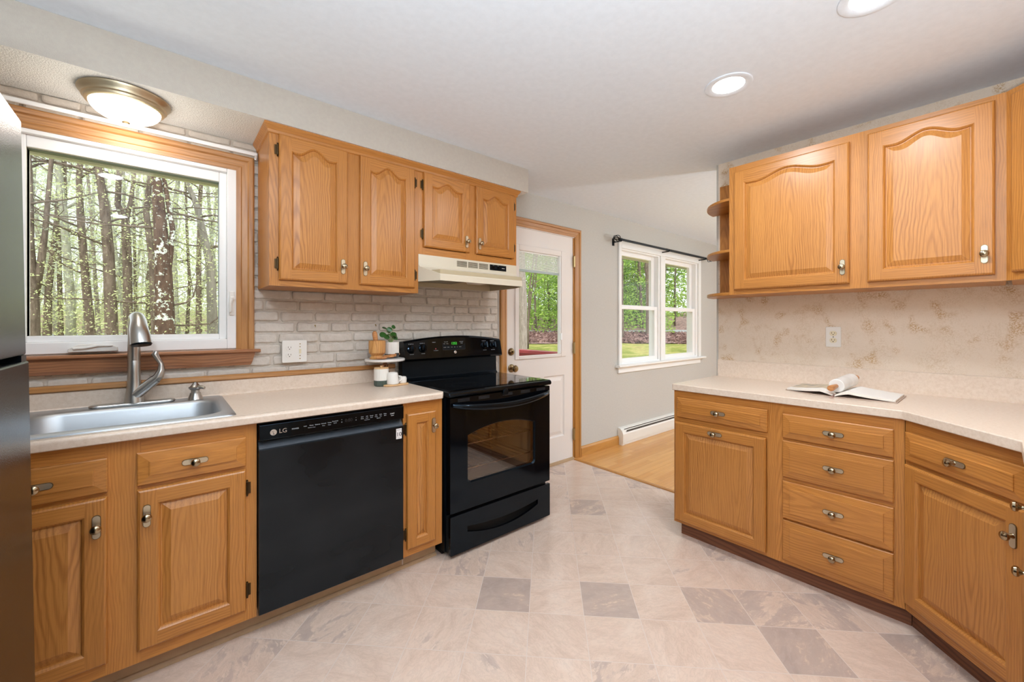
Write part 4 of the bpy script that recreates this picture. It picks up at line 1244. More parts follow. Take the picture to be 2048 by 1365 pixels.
# local: x along the width (world +Y), front faces world +X -> local -y
w = .75
b = MB(); b.box(-w, 0, .075, .72, .03, 1.685); b.box(-w + .02, -.02, .06, .70, 0, .05); b.build('body', M['fridge'], fr, bevel=.006)
for nm, z0, z1, y_ in (('freezer_door', 1.171, 1.700, 0.0), ('fridge_door', .06, 1.157, -.004)):
    b = MB(); b.prism(rrect(-w, 0, y_ , y_ + .072, .012, 4), z0, z1, 'z', 0, smooth=False); d_ = b.build(nm, M['fridge'], fr, bevel=.004)
    b = MB(); hz = (1.20, 1.55) if nm == 'freezer_door' else (.70, 1.13)
    b.tube([(-w + .07, y_ - .005, hz[0]), (-w + .07, y_ - .045, hz[0] + .03), (-w + .07, y_ - .045, hz[1] - .03), (-w + .07, y_ - .005, hz[1])], .014, 10); b.build('handle', M['black_satin'], d_)
b = MB(); b.box(-.05, -.008, .0, .05, 1.157, 1.171); b.build('hinge', M['black_satin'], fr)

# ================================================================== SINK AND FAUCET
sk = thing('kitchen_sink', 'stainless steel drop-in sink set in the beige worktop under the window', 'sink', (0, 0, CT))
def rr3(x0, x1, y0, y1, r, z, n=7): return [(p[0], p[1], z) for p in rrect(x0, x1, y0, y1, r, n)]
b = MB()
b.loops([rr3(-.427, .212, 1.886, 2.438, .028, .0005), rr3(-.425, .210, 1.888, 2.436, .026, .005), rr3(-.418, .203, 1.895, 2.429, .026, .008),
         rr3(-.400, .188, 1.935, 2.345, .085, .007), rr3(-.388, .176, 1.945, 2.335, .085, .0045), rr3(-.382, .170, 1.951, 2.329, .085, -.006), rr3(-.374, .162, 1.960, 2.322, .085, -.16),
         rr3(-.345, .133, 1.99, 2.292, .07, -.178), rr3(-.14, -.07, 2.11, 2.17, .03, -.182)], 0, smooth=True, close_last=True)
b.build('basin', M['steel'], sk, angle=50)
b = MB(); b.lathe([(.055, .001), (.05, .004), (.04, .002), (0, .001)], 24, 0, Matrix.Translation((-.105, 2.14, -.181))); b.build('drain', M['faucet'], sk)
fc = thing('faucet', 'brushed nickel pull-down faucet with side lever on a deck plate', 'faucet', (-.101, 2.385, CT + .008))
b = MB(); b.prism(rrect(-.137, .137, -.029, .029, .0285), 0, .010, 'z'); b.build('deck_plate', M['faucet'], fc, bevel=.004)
b = MB(); b.lathe([(.033, .009), (.031, .03), (.026, .06), (.0225, .10), (.0215, .14), (.0215, .185), (.0208, .187), (.0208, .19), (.0213, .192), (.0210, .30)], 28)
ax = [(0, 0, .30), (0, 0, .315)]
for k in range(1, 9):
    a = PI * k / 9 * .9; ax.append((.010 * (1 - math.cos(a)), -.052 * (1 - math.cos(a)), .315 + .058 * math.sin(a)))
b.tube(ax, [.0210] * 2 + [.0212 + .0006 * k for k in range(8)], 20)
b.build('spout', M['faucet'], fc, angle=50)
b = MB()
b.tube([ax[-3], ax[-2], ax[-1], (.020, -.128, .322), (.025, -.143, .292), (.028, -.152, .262)], [.0245, .0255, .0268, .030, .033, .0345], 22)
b.tube([(.028, -.152, .2622), (.0283, -.1532, .257)], [.033, .031], 22, 1)
b.build('spray_head', [M['faucet'], M['black_satin']], fc, angle=50)
b = MB(); b.tube([(.004, -.010, .040), (.032, -.014, .066), (.070, -.018, .104)], [.022, .021, .0205], 18); b.build('lever_hub', M['faucet'], fc, angle=50)
b = MB(); b.tube([(.070, -.018, .104), (.080, -.019, .117), (.089, -.019, .142), (.088, -.018, .170), (.074, -.016, .197), (.067, -.015, .213), (.072, -.015, .226)], [.0215, .022, .0175, .0115, .0125, .0155, .010], 16, 0, True, (1.15, .8)); b.build('lever', M['faucet'], fc, angle=60)
dp = thing('soap_dispenser', 'small brushed nickel soap dispenser at the right of the faucet', 'soap dispenser', (.106, 2.372, CT + .0075))
b = MB(); b.lathe([(.029, 0), (.028, .004), (.021, .024), (.020, .030)], 24); b.build('base', M['faucet'], dp)
b = MB(); b.lathe([(.016, .029), (.016, .042), (.024, .050), (.025, .056), (.020, .058), (.013, .068), (.006, .078), (0, .080)], 24); b.tube([(0, 0, .054), (.02, -.02, .056), (.032, -.032, .052)], [.010, .008, .006], 10); b.build('pump_head', M['faucet'], dp)

# ================================================================== LIGHTS
fl_ = thing('ceiling_light', 'flush-mount dome light with brushed nickel rim under the soffit', 'ceiling light', (-.122, 2.302, ZS))
b = MB(); b.lathe([(.140, 0), (.142, -.004), (.140, -.012), (.132, -.020), (.130, -.030), (.124, -.034), (.122, -.042), (.116, -.046), (.108, -.046)], 48, 0, None, True, False); b.build('rim', plain('brushed_gold_nickel', '#c2b499', .42, metal=1.0), fl_)
dome = []
for k in range(9):
    a = PI / 2 * k / 8; dome.append((.112 * math.cos(a), -.040 - .062 * math.sin(a)))
b = MB(); b.lathe(dome, 40); b.build('dome', plain('lit_dome', '#fff6ea', .4, emit='#fff0dc', estr=2.2), fl_)
b = MB(); b.lathe([(.010, -.100), (.013, -.105), (.010, -.110), (0, -.113)], 16); b.build('finial', M['bronze'], fl_)
def lamp(name, loc, w, size, col=(.85, .935, 1), rot=(0, 0, 0), shape='DISK', spread=PI):
    l = bpy.data.lights.new(name, 'AREA'); l.shape = shape; l.size = size; l.energy = w; l.color = col; l.spread = spread
    o = bpy.data.objects.new(name, l); COL.objects.link(o); o.location = loc; o.rotation_euler = rot
    return o
p_ = bpy.data.lights.new('flush_lamp', 'POINT'); p_.energy = 4.2; p_.color = (1, .94, .86); p_.shadow_soft_size = .09
po = bpy.data.objects.new('flush_lamp', p_); COL.objects.link(po); po.location = (-.122, 2.302, ZS - .125)
LENS = plain('lit_lens', '#ffffff', .4, emit='#fffaf2', estr=6.0)
RECESS = [(1.965, .792, 'round recessed ceiling light in front of the corner wall cabinets'), (1.795, .262, 'recessed ceiling light cut by the top edge of the picture'),
          (.55, .55, None), (.75, -.9, None), (-.35, -.6, None), (-.3, .9, None), (4.0, .2, None), (5.6, .2, None), (4.0, -1.6, None), (5.6, -1.6, None)]  # entries without a label are unseen lights added to brighten the rooms
for x, y, lab in RECESS:
    c = thing('recessed_light', lab or 'unseen recessed ceiling light added for fill', 'ceiling light', (x, y, ZC), 0, None if lab else 'added recessed lights behind the camera and in the dining area')
    b = MB(); b.lathe([(.098, 0), (.097, -.004), (.088, -.006), (.074, -.004), (.066, -.001)], 40, 0, None, True, False); b.build('trim_ring', M['ceiling'], c)
    b = MB(); b.lathe([(.067, -.0015), (.04, -.003), (0, -.0035)], 32, 0, None, True, False); b.build('lens', LENS, c)
    lamp('recessed_lamp', (x, y, ZC - .012), LAMP_W, .13)

# unseen floor lamps added to brighten the ceiling, behind camera and partition
for x, y, lab in ((-.22, -.52, 'unseen floor lamp added behind the camera to brighten the ceiling'), (4.4, -1.2, 'unseen floor lamp added in the dining area to brighten the ceiling')):
    c = thing('added_floor_lamp', lab, 'lamp', (x, y, 0))
    b = MB(); b.lathe([(.14, 0), (.14, .012), (.03, .022), (.013, .03), (.013, .05)], 32); b.build('base', M['steel'], c)
    b = MB(); b.tube([(0, 0, .04), (0, 0, 1.22)], .011, 12); b.build('pole', M['steel'], c)
    b = MB(); b.lathe([(.02, 1.21), (.09, 1.24), (.16, 1.30), (.163, 1.30), (.092, 1.237), (.02, 1.205)], 36, 0, None, True, False); b.build('lamp_shade', M['white_trim'], c)
    lamp('fill_uplight', (x, y, 1.297), UP_W * (1.0 if x < 0 else 1.5), .28, (.80, .915, 1), (PI, 0, 0))

# ================================================================== THINGS ON THE COUNTERS
# --- tiered stand
PX, PY = .988, 2.325
st = thing('serving_stand', 'white marble pedestal plate holding the mortar and planter', 'stand', (PX, PY, CT))
b = MB(); b.lathe([(.030, .001), (.031, .004), (.022, .008), (.008, .012)], 28, 0); b.build('foot', M['copper'], st)
b = MB(); b.lathe([(.007, .012), (.007, .030), (.022, .040), (.030, .060), (.022, .080), (.008, .086), (.014, .100), (.020, .112), (.008, .126), (.007, .134)], 24); b.build('stem', M['copper'], st)
b = MB(); b.lathe([(.0, .134), (.104, .134), (.113, .138), (.114, .146), (.110, .150), (0, .150)], 48); b.build('plate', M['marble'], st)
PZ = CT + .1505
def ribbed(prof, ribs, depth, n=96):
    vs = []; fs = []
    b = MB()
    for r, z, rb in prof:
        for k in range(n):
            a = 2 * PI * k / n; rr = r - (depth * (.5 + .5 * math.cos(ribs * a)) if rb else 0)
            vs.append((rr * math.cos(a), rr * math.sin(a), z))
    for i in range(len(prof) - 1):
        for k in range(n):
            k2 = (k + 1) % n; fs.append((i * n + k, i * n + k2, (i + 1) * n + k2, (i + 1) * n + k))
    fs.append(tuple(range(n - 1, -1, -1))); fs.append(tuple((len(prof) - 1) * n + k for k in range(n)))
    b.add(vs, fs, 0, True); return b
# mortar and pestle
mo = thing('mortar', 'olive wood mortar standing on the marble plate', 'mortar', (PX - .052, PY - .012, PZ))
b = MB(); b.lathe([(.040, 0), (.042, .006), (.036, .014), (.032, .020), (.036, .026), (.040, .028), (.042, .032), (.046, .036), (.047, .070), (.0475, .104), (.044, .106), (.041, .104), (.038, .07), (.02, .045), (0, .042)], 40); b.build('bowl', M['wood_olive'], mo)
ps = thing('pestle', 'wooden pestle standing in the mortar', 'pestle', (PX - .054, PY - .010, PZ + .047))
b = MB(); b.tube([(0, 0, .0), (-.004, .0, .05), (-.011, 0, .095), (-.0125, 0, .107), (-.013, 0, .114)], [.012, .013, .0145, .0125, .004], 16); b.build('pestle_stick', M['wood_spoon'], ps)
# planter with a trailing plant
pl = thing('planter', 'ribbed white and slate planter on the marble plate', 'planter', (PX + .052, PY + .020, PZ))
b = ribbed([(.036, 0, 0), (.040, .004, 1), (.041, .024, 1)], 34, .0016); b.build('base_band', M['grey_glaze'], pl)
b = ribbed([(.041, .024, 1), (.0415, .06, 1), (.0415, .092, 1), (.0405, .094, 0), (.037, .094, 0), (.036, .080, 0)], 34, .0016); b.build('pot', M['ceramic'], pl)
b = MB(); b.lathe([(.036, .082), (0, .084)], 24); b.build('soil', M['soil'], pl)
pt = thing('potted_plant', 'small green leafy plant growing out of the ribbed planter', 'plant', (PX + .045, PY + .022, PZ + .083))
b = MB(); lv = MB()
rs = random.Random(3)
LEAVES = [(-.055, -.02, .058, .021), (-.035, -.03, .045, .019), (-.028, .01, .095, .020), (-.012, -.015, .088, .017), (.006, -.03, .062, .019), (.024, -.02, .052, .020), (.018, .0, .040, .018), (.002, .02, .07, .018), (.030, -.01, .036, .016), (.012, -.02, .102, .014), (-.015, -.03, .055, .016)]
for x, y, z, r in LEAVES:
    b.tube([(x * .1, y * .1, 0), (x * .5, y * .5, z * .7), (x, y, z)], [.0018, .0015, .001], 6)
    tilt = Matrix.Translation((x, y, z)) @ Matrix.Rotation(rs.uniform(-.9, .9), 4, 'Y') @ Matrix.Rotation(rs.uniform(.3, 1.2), 4, 'X')
    vs = [(0, 0, .002)]
    for k in range(12):
        a = 2 * PI * k / 12; q = r * (1 - .12 * math.cos(a)); vs.append((q * math.cos(a) * .9, q * math.sin(a), -.004 * abs(math.cos(a))))
    lv.add(vs, [(0, 1 + k, 1 + (k + 1) % 12) for k in range(12)], 0, True, tilt)
b.build('stems', M['stem_green'], pt); lv.build('leaves', M['leaf_plant'], pt, recalc=False)
# spoons on the plate
for k, (x0, y0, x1, y1, lab, bw) in enumerate(((-.040, -.070, .052, -.030, 'shallow wooden scoop in front on the marble plate', .020), (-.010, -.062, .080, -.018, 'wooden measuring spoon with tied handle on the marble plate', .019), (-.060, -.068, .02, -.075, 'wooden spoon lying under the others on the marble plate', .018))):
    o = thing('wooden_spoon', lab, 'spoon', (PX, PY, PZ + .001 + .008 * (k == 1)), 0)
    b = MB(); d = Vector((x1 - x0, y1 - y0, 0)).normalized()
    ang = math.atan2(d.y, d.x)
    mt = Matrix.Translation((x0, y0, .009)) @ Matrix.Rotation(ang, 4, 'Z') @ Matrix.Scale(1.35, 4, (1, 0, 0))
    b.lathe([(0, -.009), (bw * .6, -.007), (bw * .95, -.001), (bw, .004), (bw * .92, .004), (bw * .6, -.003), (0, -.005)], 24, 0, mt)
    b.tube([(x0 + d.x * bw * 1.2, y0 + d.y * bw * 1.2, .012), ((x0 + x1) / 2, (y0 + y1) / 2, .012), (x1, y1, .014)], [.0055, .0045, .006], 10); b.build('spoon_body', M['wood_spoon'], o)
    if k == 1:
        b = MB()
        for q in range(2): b.tube([(x1 - d.x * (.012 + .012 * q) - d.y * .006, y1 - d.y * (.012 + .012 * q) + d.x * .006, .014), (x1 - d.x * (.012 + .012 * q) + d.y * .006, y1 - d.y * (.012 + .012 * q) - d.x * .006, .0145)], .0065, 8)
        b.build('tie', M['ink'], o)
# canister
jr = thing('canister', 'ribbed white and dark green canister with a wooden lid beside the stand', 'canister', (.940, 2.262, CT + .0006))
b = ribbed([(.034, 0, 0), (.039, .003, 1), (.0405, .012, 1), (.0405, .033, 1)], 34, .0016); b.build('base_band', M['green_glaze'], jr)
b = ribbed([(.0405, .033, 1), (.0405, .096, 1), (.0395, .098, 0), (.036, .098, 0)], 34, .0016); b.build('body', M['ceramic'], jr)
b = MB(); b.lathe([(.036, .095), (.0395, .097), (.0395, .1035), (.037, .105), (0, .105)], 32); b.lathe([(.006, .105), (.008, .110), (.006, .114), (0, .115)], 12); b.build('lid', M['wood_pale'], jr)
# tray with two cups
TX, TY = 1.012, 2.225
tr_ = thing('serving_tray', 'pale wood oblong tray holding the white cups', 'tray', (TX, TY, CT + .0006), .12)
b = MB(); b.prism(rrect(-.077, .077, -.030, .030, .029, 8), 0, .010, 'z'); b.build('board', M['wood_pale'], tr_, bevel=.004)
for x, r0, r1, h, lab in ((-.022, .034, .027, .066, 'taller white stoneware cup on the oblong tray'), (.040, .024, .022, .037, 'smaller white stoneware pot on the oblong tray')):
    o = thing('cup', lab, 'cup', (TX + x, TY + .12 * x, CT + .010))
    b = MB(); b.lathe([(r0 - .004, 0), (r0, .004), (r0, .012), (r1 + .003, h - .012), (r1, h - .002), (r1 - .002, h), (r1 - .004, h - .002), (r0 - .006, .01), (0, .009)], 32); b.build('cup_body', M['ceramic'], o)
    if h > .05:
        b = MB(); b.tube([(r0 - .004, -.012, .045), (r0 + .010, -.014, .043), (r0 + .012, -.014, .022), (r0 - .001, -.012, .014)], .0035, 8); b.build('cup_handle', M['ceramic'], o)

# --- open cookbook with rolling pin
bk = thing('cookbook', 'open cookbook lying on the right worktop under the rolling pin', 'book', (2.447, .505, CT + .001))
Lb = .262
ang = .0
def page_block(side):
    """side=+1: page towards +Y (left in the picture); curved top from the gutter"""
    b = MB(); n = 16; Wd = .212
    f = lambda u: (u / .24) ** .75 if u < .24 else (1 - (u - .24) / .76) ** 1.25
    sh = lambda y: .075 * (y / Wd) ** 2 * (1 if side > 0 else .35)
    top = [(side * (.003 + k / n * Wd), .011 + .022 * f(k / n)) for k in range(n + 1)]
    bot = [(side * (.003 + k / n * Wd), .0035 + .017 * f(k / n) * (1 if k else 0)) for k in range(n, -1, -1)]
    ring_ = top + bot; nn = len(ring_)
    l0 = [(sh(y), y, z) for y, z in ring_]; l1 = [(Lb + sh(y), y, z) for y, z in ring_]
    for k in range(nn): b.add([l0[k], l0[(k + 1) % nn], l1[(k + 1) % nn], l1[k]], [(0, 1, 2, 3)], 0 if k < n else 1, k < n)
    for l in (l0, l1):
        for k in range(n): b.add([l[k], l[k + 1], l[nn - 2 - k], l[nn - 1 - k]], [(0, 1, 2, 3)], 1)
    return b
for s_ in (1, -1): page_block(s_).build('pages', [M['page'], M['page_edge']], bk, weld=True)
b = MB()
for s_ in (1, -1):
    pts = []
    for k in range(9):
        y = s_ * k / 8 * .222; q = .075 * (abs(y) / .212) ** 2 * (1 if s_ > 0 else .35); pts.append((q - .005, y))
    top = [(x + Lb + .010, y) for x, y in reversed(pts)]
    b.prism(pts + top, 0, .003, 'z')
b.build('cover', M['book_cover'], bk, weld=False)
# printed photograph on the left page
t = NT('printed_page'); c = t.coord(); n = t.noise(c, 14, 3, .6, 1.0)
t.p(Base_Color=t.ramp(n, [(.3, lin('#8d857b')), (.45, lin('#b8ab98')), (.55, lin('#cdbb9a')), (.7, lin('#d9d3cb'))]), Roughness=.5)
b = MB(); n = 16
for k in range(2, n):
    ys = []
    for u in (k / n, (k + 1) / n):
        u = min(u, .985); z = .0116 + .022 * ((u / .24) ** .75 if u < .24 else (1 - (u - .24) / .76) ** 1.25); y = .003 + u * .212; ys.append((y, z, .075 * (y / .212) ** 2))
    (ya, za, qa), (yb2, zb2, qb) = ys
    b.add([(.055 + qa, ya, za), (.055 + qb, yb2, zb2), (Lb + qb - .004, yb2, zb2), (Lb + qa - .004, ya, za)], [(0, 1, 2, 3)], 0, True)
b.build('photo_print', t.mat, bk, recalc=False)
b = MB()
for rp_ in ([(.02, 0, .012), (-.012, .001, .007), (-.03, .012, .0006), (-.045, .028, .0006)], [(.02, .002, .0125), (-.012, .004, .006), (-.032, -.004, .0008), (-.05, .004, .0006)]):
    for q_ in range(3):
        (xa_, ya_, za_), (xb_, yb_, zb_) = rp_[q_], rp_[q_ + 1]
        b.add([(xa_, ya_ - .003, za_), (xb_, yb_ - .003, zb_), (xb_, yb_ + .003, zb_), (xa_, ya_ + .003, za_)], [(0, 1, 2, 3)]); b.build('ribbon', M['ribbon'], bk)
rp = thing('rolling_pin', 'white marble rolling pin with wooden handles resting on the open cookbook', 'rolling pin', (2.425, .515, CT + .043), 0)
rp.rotation_euler = (0, math.radians(-4.0), math.radians(-5.5))
AX = Matrix.Rotation(PI / 2, 4, 'Y')
b = MB(); b.lathe([(.010, .085), (.030, .085), (.0325, .088), (.0325, .287), (.030, .290), (.010, .290)], 36, 0, AX); b.build('roller', M['marble'], rp)
b = MB(); b.lathe([(.008, .086), (.010, .075), (.0115, .055), (.0135, .030), (.0145, .012), (.012, .003), (0, 0)], 20, 0, AX); b.build('handle', M['wood_spoon'], rp)
b = MB(); b.lathe([(.008, .289), (.010, .300), (.0115, .320), (.0135, .345), (.0145, .363), (.012, .372), (0, .375)], 20, 0, AX); b.build('handle', M['wood_spoon'], rp)

# small brass hooks in the brick
for x, z, lab in ((.640, 1.233, 'tiny brass hook in the brick above the switch plate'), (.985, 1.236, 'tiny brass hook in the brick above the planter')):
    o = thing('cup_hook', lab, 'hook', (x, 2.459, z))
    b = MB(); b.tube([(0, .004, 0), (0, -.006, 0), (0, -.010, -.003), (0, -.009, -.007), (0, -.005, -.008)], .0016, 8); b.lathe([(.004, 0), (0, .002)], 10, 0, Matrix.Rotation(PI / 2, 4, 'X')); b.build('hook_wire', M['screw'], o)

# ================================================================== OUTSIDE
def gz(x, y):
    d = math.hypot(x, y); return -.40 + .052 * max(0, d - 3.5)
def strip(name, d0, d1, mat, a0=-.62, a1=1.62, lift=0.0, wob=0.0, na=48, nd=8):
    b = MB(); vs = []; fs = []
    for i in range(nd + 1):
        for k in range(na + 1):
            a = a0 + (a1 - a0) * k / na
            d = d0 + (d1 - d0) * i / nd
            if wob: d += wob * noise.noise(Vector((a * 6, d0 if i < nd / 2 else d1, 3)))
            # azimuth measured from +Y towards +X
            x, y = d * math.sin(a), d * math.cos(a)
            vs.append((x, y, gz(x, y) + lift + .06 * noise.noise(Vector((x * .4, y * .4, 0)))))
    for i in range(nd):
        for k in range(na):
            q = i * (na + 1) + k; fs.append((q, q + 1, q + na + 2, q + na + 1))
    b.add(vs, fs, 0, True)
    return struct(b.build(name, mat, recalc=False))
# azimuth limits keep the yard outside the house (y > 2.7)
def yard(name, d0, d1, mat, lift=0.0, wob=0.0):
    o = strip(name, d0, d1, mat, -1.05, 1.45, lift, wob, 60, 10)
    bm = bmesh.new(); bm.from_mesh(o.data)
    bmesh.ops.bisect_plane(bm, geom=bm.verts[:] + bm.edges[:] + bm.faces[:], plane_co=(0, 2.7, 0), plane_no=(0, -1, 0), clear_outer=True)
    bm.to_mesh(o.data); bm.free(); return o
yard('lawn', 2.4, 20.0, M['lawn'])
yard('ground_leaf_bed', 18.6, 25.0, M['leaf_litter'], .03, .5)
yard('road_driveway', 24.0, 26.8, M['driveway'], .05, .3)
yard('ground_woods', 26.0, 70, M['leaf_litter'], .02)

rs = random.Random(21)
def leaf_cloud(n, fn, size, seed, flat=.5):
    r = random.Random(seed); b = MB(); vs = []; fs = []
    for k in range(n):
        p = fn(r); s_ = size * r.uniform(.6, 1.4)
        d = Vector((r.gauss(0, 1), r.gauss(0, 1), r.gauss(0, 1) * (1 - flat))).normalized()
        e = d.cross(Vector((r.gauss(0, 1), r.gauss(0, 1), r.gauss(0, 1)))).normalized()
        p = Vector(p); o = len(vs)
        vs += [p - d * s_, p + e * s_ * .45, p + d * s_, p - e * s_ * .45]; fs.append((o, o + 1, o + 2, o + 3))
    b.v = vs; b.f = fs; b.m = [0] * n; b.s = [False] * n
    return b
def sprays(cr, z0, z1, per, spread):
    """leaf positions gathered in loose horizontal sprays around the stem"""
    state = {'k': 0, 'c': None}
    def fn(r):
        if state['k'] % per == 0:
            a = r.uniform(0, 2 * PI); q = cr * math.sqrt(r.random()); state['c'] = (q * math.cos(a), q * math.sin(a), r.uniform(z0, z1))
        state['k'] += 1
        c = state['c']; return (c[0] + r.gauss(0, spread), c[1] + r.gauss(0, spread), c[2] + r.gauss(0, spread * .35))
    return fn
def limb_path(r, base, length, az, rise, bend=.3, n=6):
    pts = [Vector(base)]; d = Vector((math.cos(az), math.sin(az), rise)).normalized()
    for k in range(n):
        d = (d + Vector((r.gauss(0, bend), r.gauss(0, bend), r.gauss(0, bend * .6) + .05))).normalized(); pts.append(pts[-1] + d * length / n)
    return pts

# near trunks seen through the sink window and the door: real positions, lean and thickness
TRUNKS = [
 ('lichen', 'thick tree trunk blotched with pale lichen, nearest the sink window', [(0.0, 9, 1.03, .145), (-.02, 9, 2.06, .119), (-.06, 9, 2.91, .09), (-.11, 9, 3.7, .065)], [[(.0, 9, 1.75, .05), (.06, 9, 2.3, .042), (.1, 9, 2.84, .04), (-.01, 9, 3.67, .03)]]),
 ('dark', 'slim leaning tree trunk just left of the lichen-covered trunk', [(-.13, 10, 1.01, .062), (-.18, 10, 2.42, .052), (-.26, 10, 3.28, .046), (-.2, 10, 3.96, .041)], []),
 ('dark', 'forked tree trunk rising behind the faucet', [(-.55, 11, 1.0, .074), (-.56, 11, 2.35, .071), (-.59, 11, 3.26, .065), (-.7, 11, 3.56, .049), (-.68, 11, 4.12, .044)], [[(-.59, 11, 3.2, .044), (-.51, 11, 3.69, .035), (-.46, 11, 4.23, .03)]]),
 ('dark', 'straight thick tree trunk left of the forked trunk', [(-.71, 10, 1.02, .089), (-.75, 10, 2.47, .076), (-.8, 10, 3.27, .068), (-.86, 10, 3.8, .054)], []),
 ('dark', 'tree trunk leaning left in the middle of the sink window', [(-1.16, 12, .99, .08), (-1.25, 12, 2.4, .064), (-1.31, 12, 3.46, .058), (-1.33, 12, 4.21, .046)], []),
 ('dark', 'thin dark tree trunk left of the leaning trunk', [(-1.69, 14, .95, .07), (-1.74, 14, 2.88, .053), (-1.77, 14, 3.57, .035)], []),
 ('dark', 'low forked tree at the left edge of the sink window', [(-1.64, 10, 1.04, .106), (-1.64, 10, 1.69, .094), (-1.66, 10, 2.51, .06), (-1.67, 10, 3.59, .053)], [[(-1.62, 10, 1.6, .063), (-1.53, 10, 2.28, .049), (-1.49, 10, 2.73, .037), (-1.44, 10, 3.6, .03)]]),
 ('dark', 'slender far tree trunk beside the low forked tree', [(-2.1, 16, .91, .056), (-2.13, 16, 2.54, .048)], []),
 ('dark', 'far tree trunk right behind the low forked tree', [(-2.2, 15, .94, .083), (-2.18, 15, 2.08, .066)], []),
 ('pale', 'pale barked thin tree among the dark trunks', [(-1.39, 16, .98, .054), (-1.48, 16, 2.8, .041)], []),
 ('grey', 'grey tree trunk curving left at the right edge of the sink window', [(.72, 10, 1.0, .092), (.69, 10, 2.36, .074), (.48, 10, 3.5, .052), (.32, 10, 3.96, .037)], []),
 ('dark', 'dark tree trunk left of the grey curving trunk', [(.7, 14, .91, .073), (.7, 14, 2.99, .057)], []),
 ('dark', 'thin tree trunk right of the lichen-covered trunk', [(.48, 15, .89, .047), (.54, 15, 2.44, .039)], []),
 ('dark', 'far tree trunk between the forked trunk and the lichen-covered one', [(-.39, 17, .86, .065), (-.41, 17, 2.53, .056)], []),
 ('dark', 'thin far tree trunk close by the forked trunk', [(-.72, 18, .84, .053), (-.74, 18, 2.59, .044)], []),
 ('pale', 'pale tree trunk seen through the back door glass', [(9.33, 10.45, .37, .154), (9.33, 10.45, 2.07, .145), (9.29, 10.48, 3.01, .137)], []),
 ('dark', 'slim dark tree beside the pale trunk behind the back door', [(10.81, 11.81, 1.02, .039), (10.84, 11.79, 2.39, .034), (10.92, 11.72, 3.27, .029)], [[(10.82, 11.85, .8, .03), (11.04, 11.88, 2.4, .03), (11.16, 11.78, 3.39, .025)]]),
 ('dark', 'dark tree trunk in the left pane of the dining window', [(19.8, 12.07, .62, .134), (19.78, 12.08, 3.36, .127), (19.7, 12.15, 5.1, .107)], []),
 ('dark', 'thin tree at the left of the dining window', [(17.05, 11.77, .82, .049), (17.03, 11.79, 2.43, .043)], []),
 ('dark', 'fuzzy far tree trunk between the thin tree and the dark trunk', [(24.83, 15.67, 2.23, .102), (24.73, 15.75, 4.79, .094)], []),
 ('dark', 'far tree trunk in the right pane of the dining window', [(28.48, 15.2, 4.49, .065), (28.53, 15.16, 5.77, .06)], []),
]
BK = {'lichen': 'bark_lichen', 'dark': 'bark', 'pale': 'bark_pale', 'grey': 'bark_grey'}
for k, (kind, lab, main, extra) in enumerate(TRUNKS):
    x, y = main[0][0], main[0][1]
    z0 = gz(x, y) - .1
    d0 = Vector(main[1][:3]) - Vector(main[0][:3])
    bx, by = x - d0.x / d0.z * (main[0][2] - z0) * .5, y
    o = thing('tree', lab, 'tree', (bx, by, z0))
    off = Vector((bx, by, z0))
    pts = [Vector((bx, by, z0))] + [Vector(m_[:3]) for m_ in main]; rad = [main[0][3] * 1.25] + [m_[3] for m_ in main]
    dl = (pts[-1] - pts[-2]).normalized(); dl.z = abs(dl.z)
    r = random.Random(100 + k)
    for q in range(4): pts.append(pts[-1] + (dl + Vector((r.gauss(0, .06), r.gauss(0, .06), .25))).normalized() * 1.6); rad.append(max(.02, rad[-1] * .82))
    b = MB(); b.tube([p - off for p in pts], rad, 12)
    for ex in extra:
        ep = [Vector(m_[:3]) - off for m_ in ex]; er = [m_[3] for m_ in ex]; ep.append(ep[-1] + (ep[-1] - ep[-2]).normalized() * 2.5); er.append(.02); b.tube(ep, er, 9)
    b.build('trunk', M[BK[kind]], o, angle=None)
    b = MB()
    for q in range(5 if k < 15 else 3):
        hz_ = r.uniform(1.8, 5.0); t_ = max(0, min(len(pts) - 2, next((i for i in range(len(pts) - 1) if pts[i + 1].z > z0 + hz_), len(pts) - 2)))
        pp = pts[t_].lerp(pts[t_ + 1], r.random())
        lp = limb_path(r, pp - off, r.uniform(1.0, 2.4), r.choice((0, PI)) + r.gauss(0, .5), r.uniform(-.1, .6), .22, 7)
        b.tube(lp, [.016 * (1 - .8 * i / 7) + .003 for i in range(8)], 6)
        for tw in range(3):
            i = r.randrange(2, 7); b.tube(limb_path(r, lp[i], r.uniform(.3, .8), r.uniform(0, 2 * PI), r.uniform(-.2, .5), .3, 4), [.006, .005, .004, .003, .002], 5)
    b.build('branches', M['bark'], o, angle=None)
    lf = leaf_cloud(1900 if k < 15 else 500, sprays(1.4 if k < 15 else 1.6, 1.2 if k < 15 else 2.2, 6.5, 18, .17), .020 if k < 15 else .05, 300 + k)
    lf.build('foliage', M['leaf_pale'] if k < 15 else M['leaf_green'], o, weld=False, recalc=False)

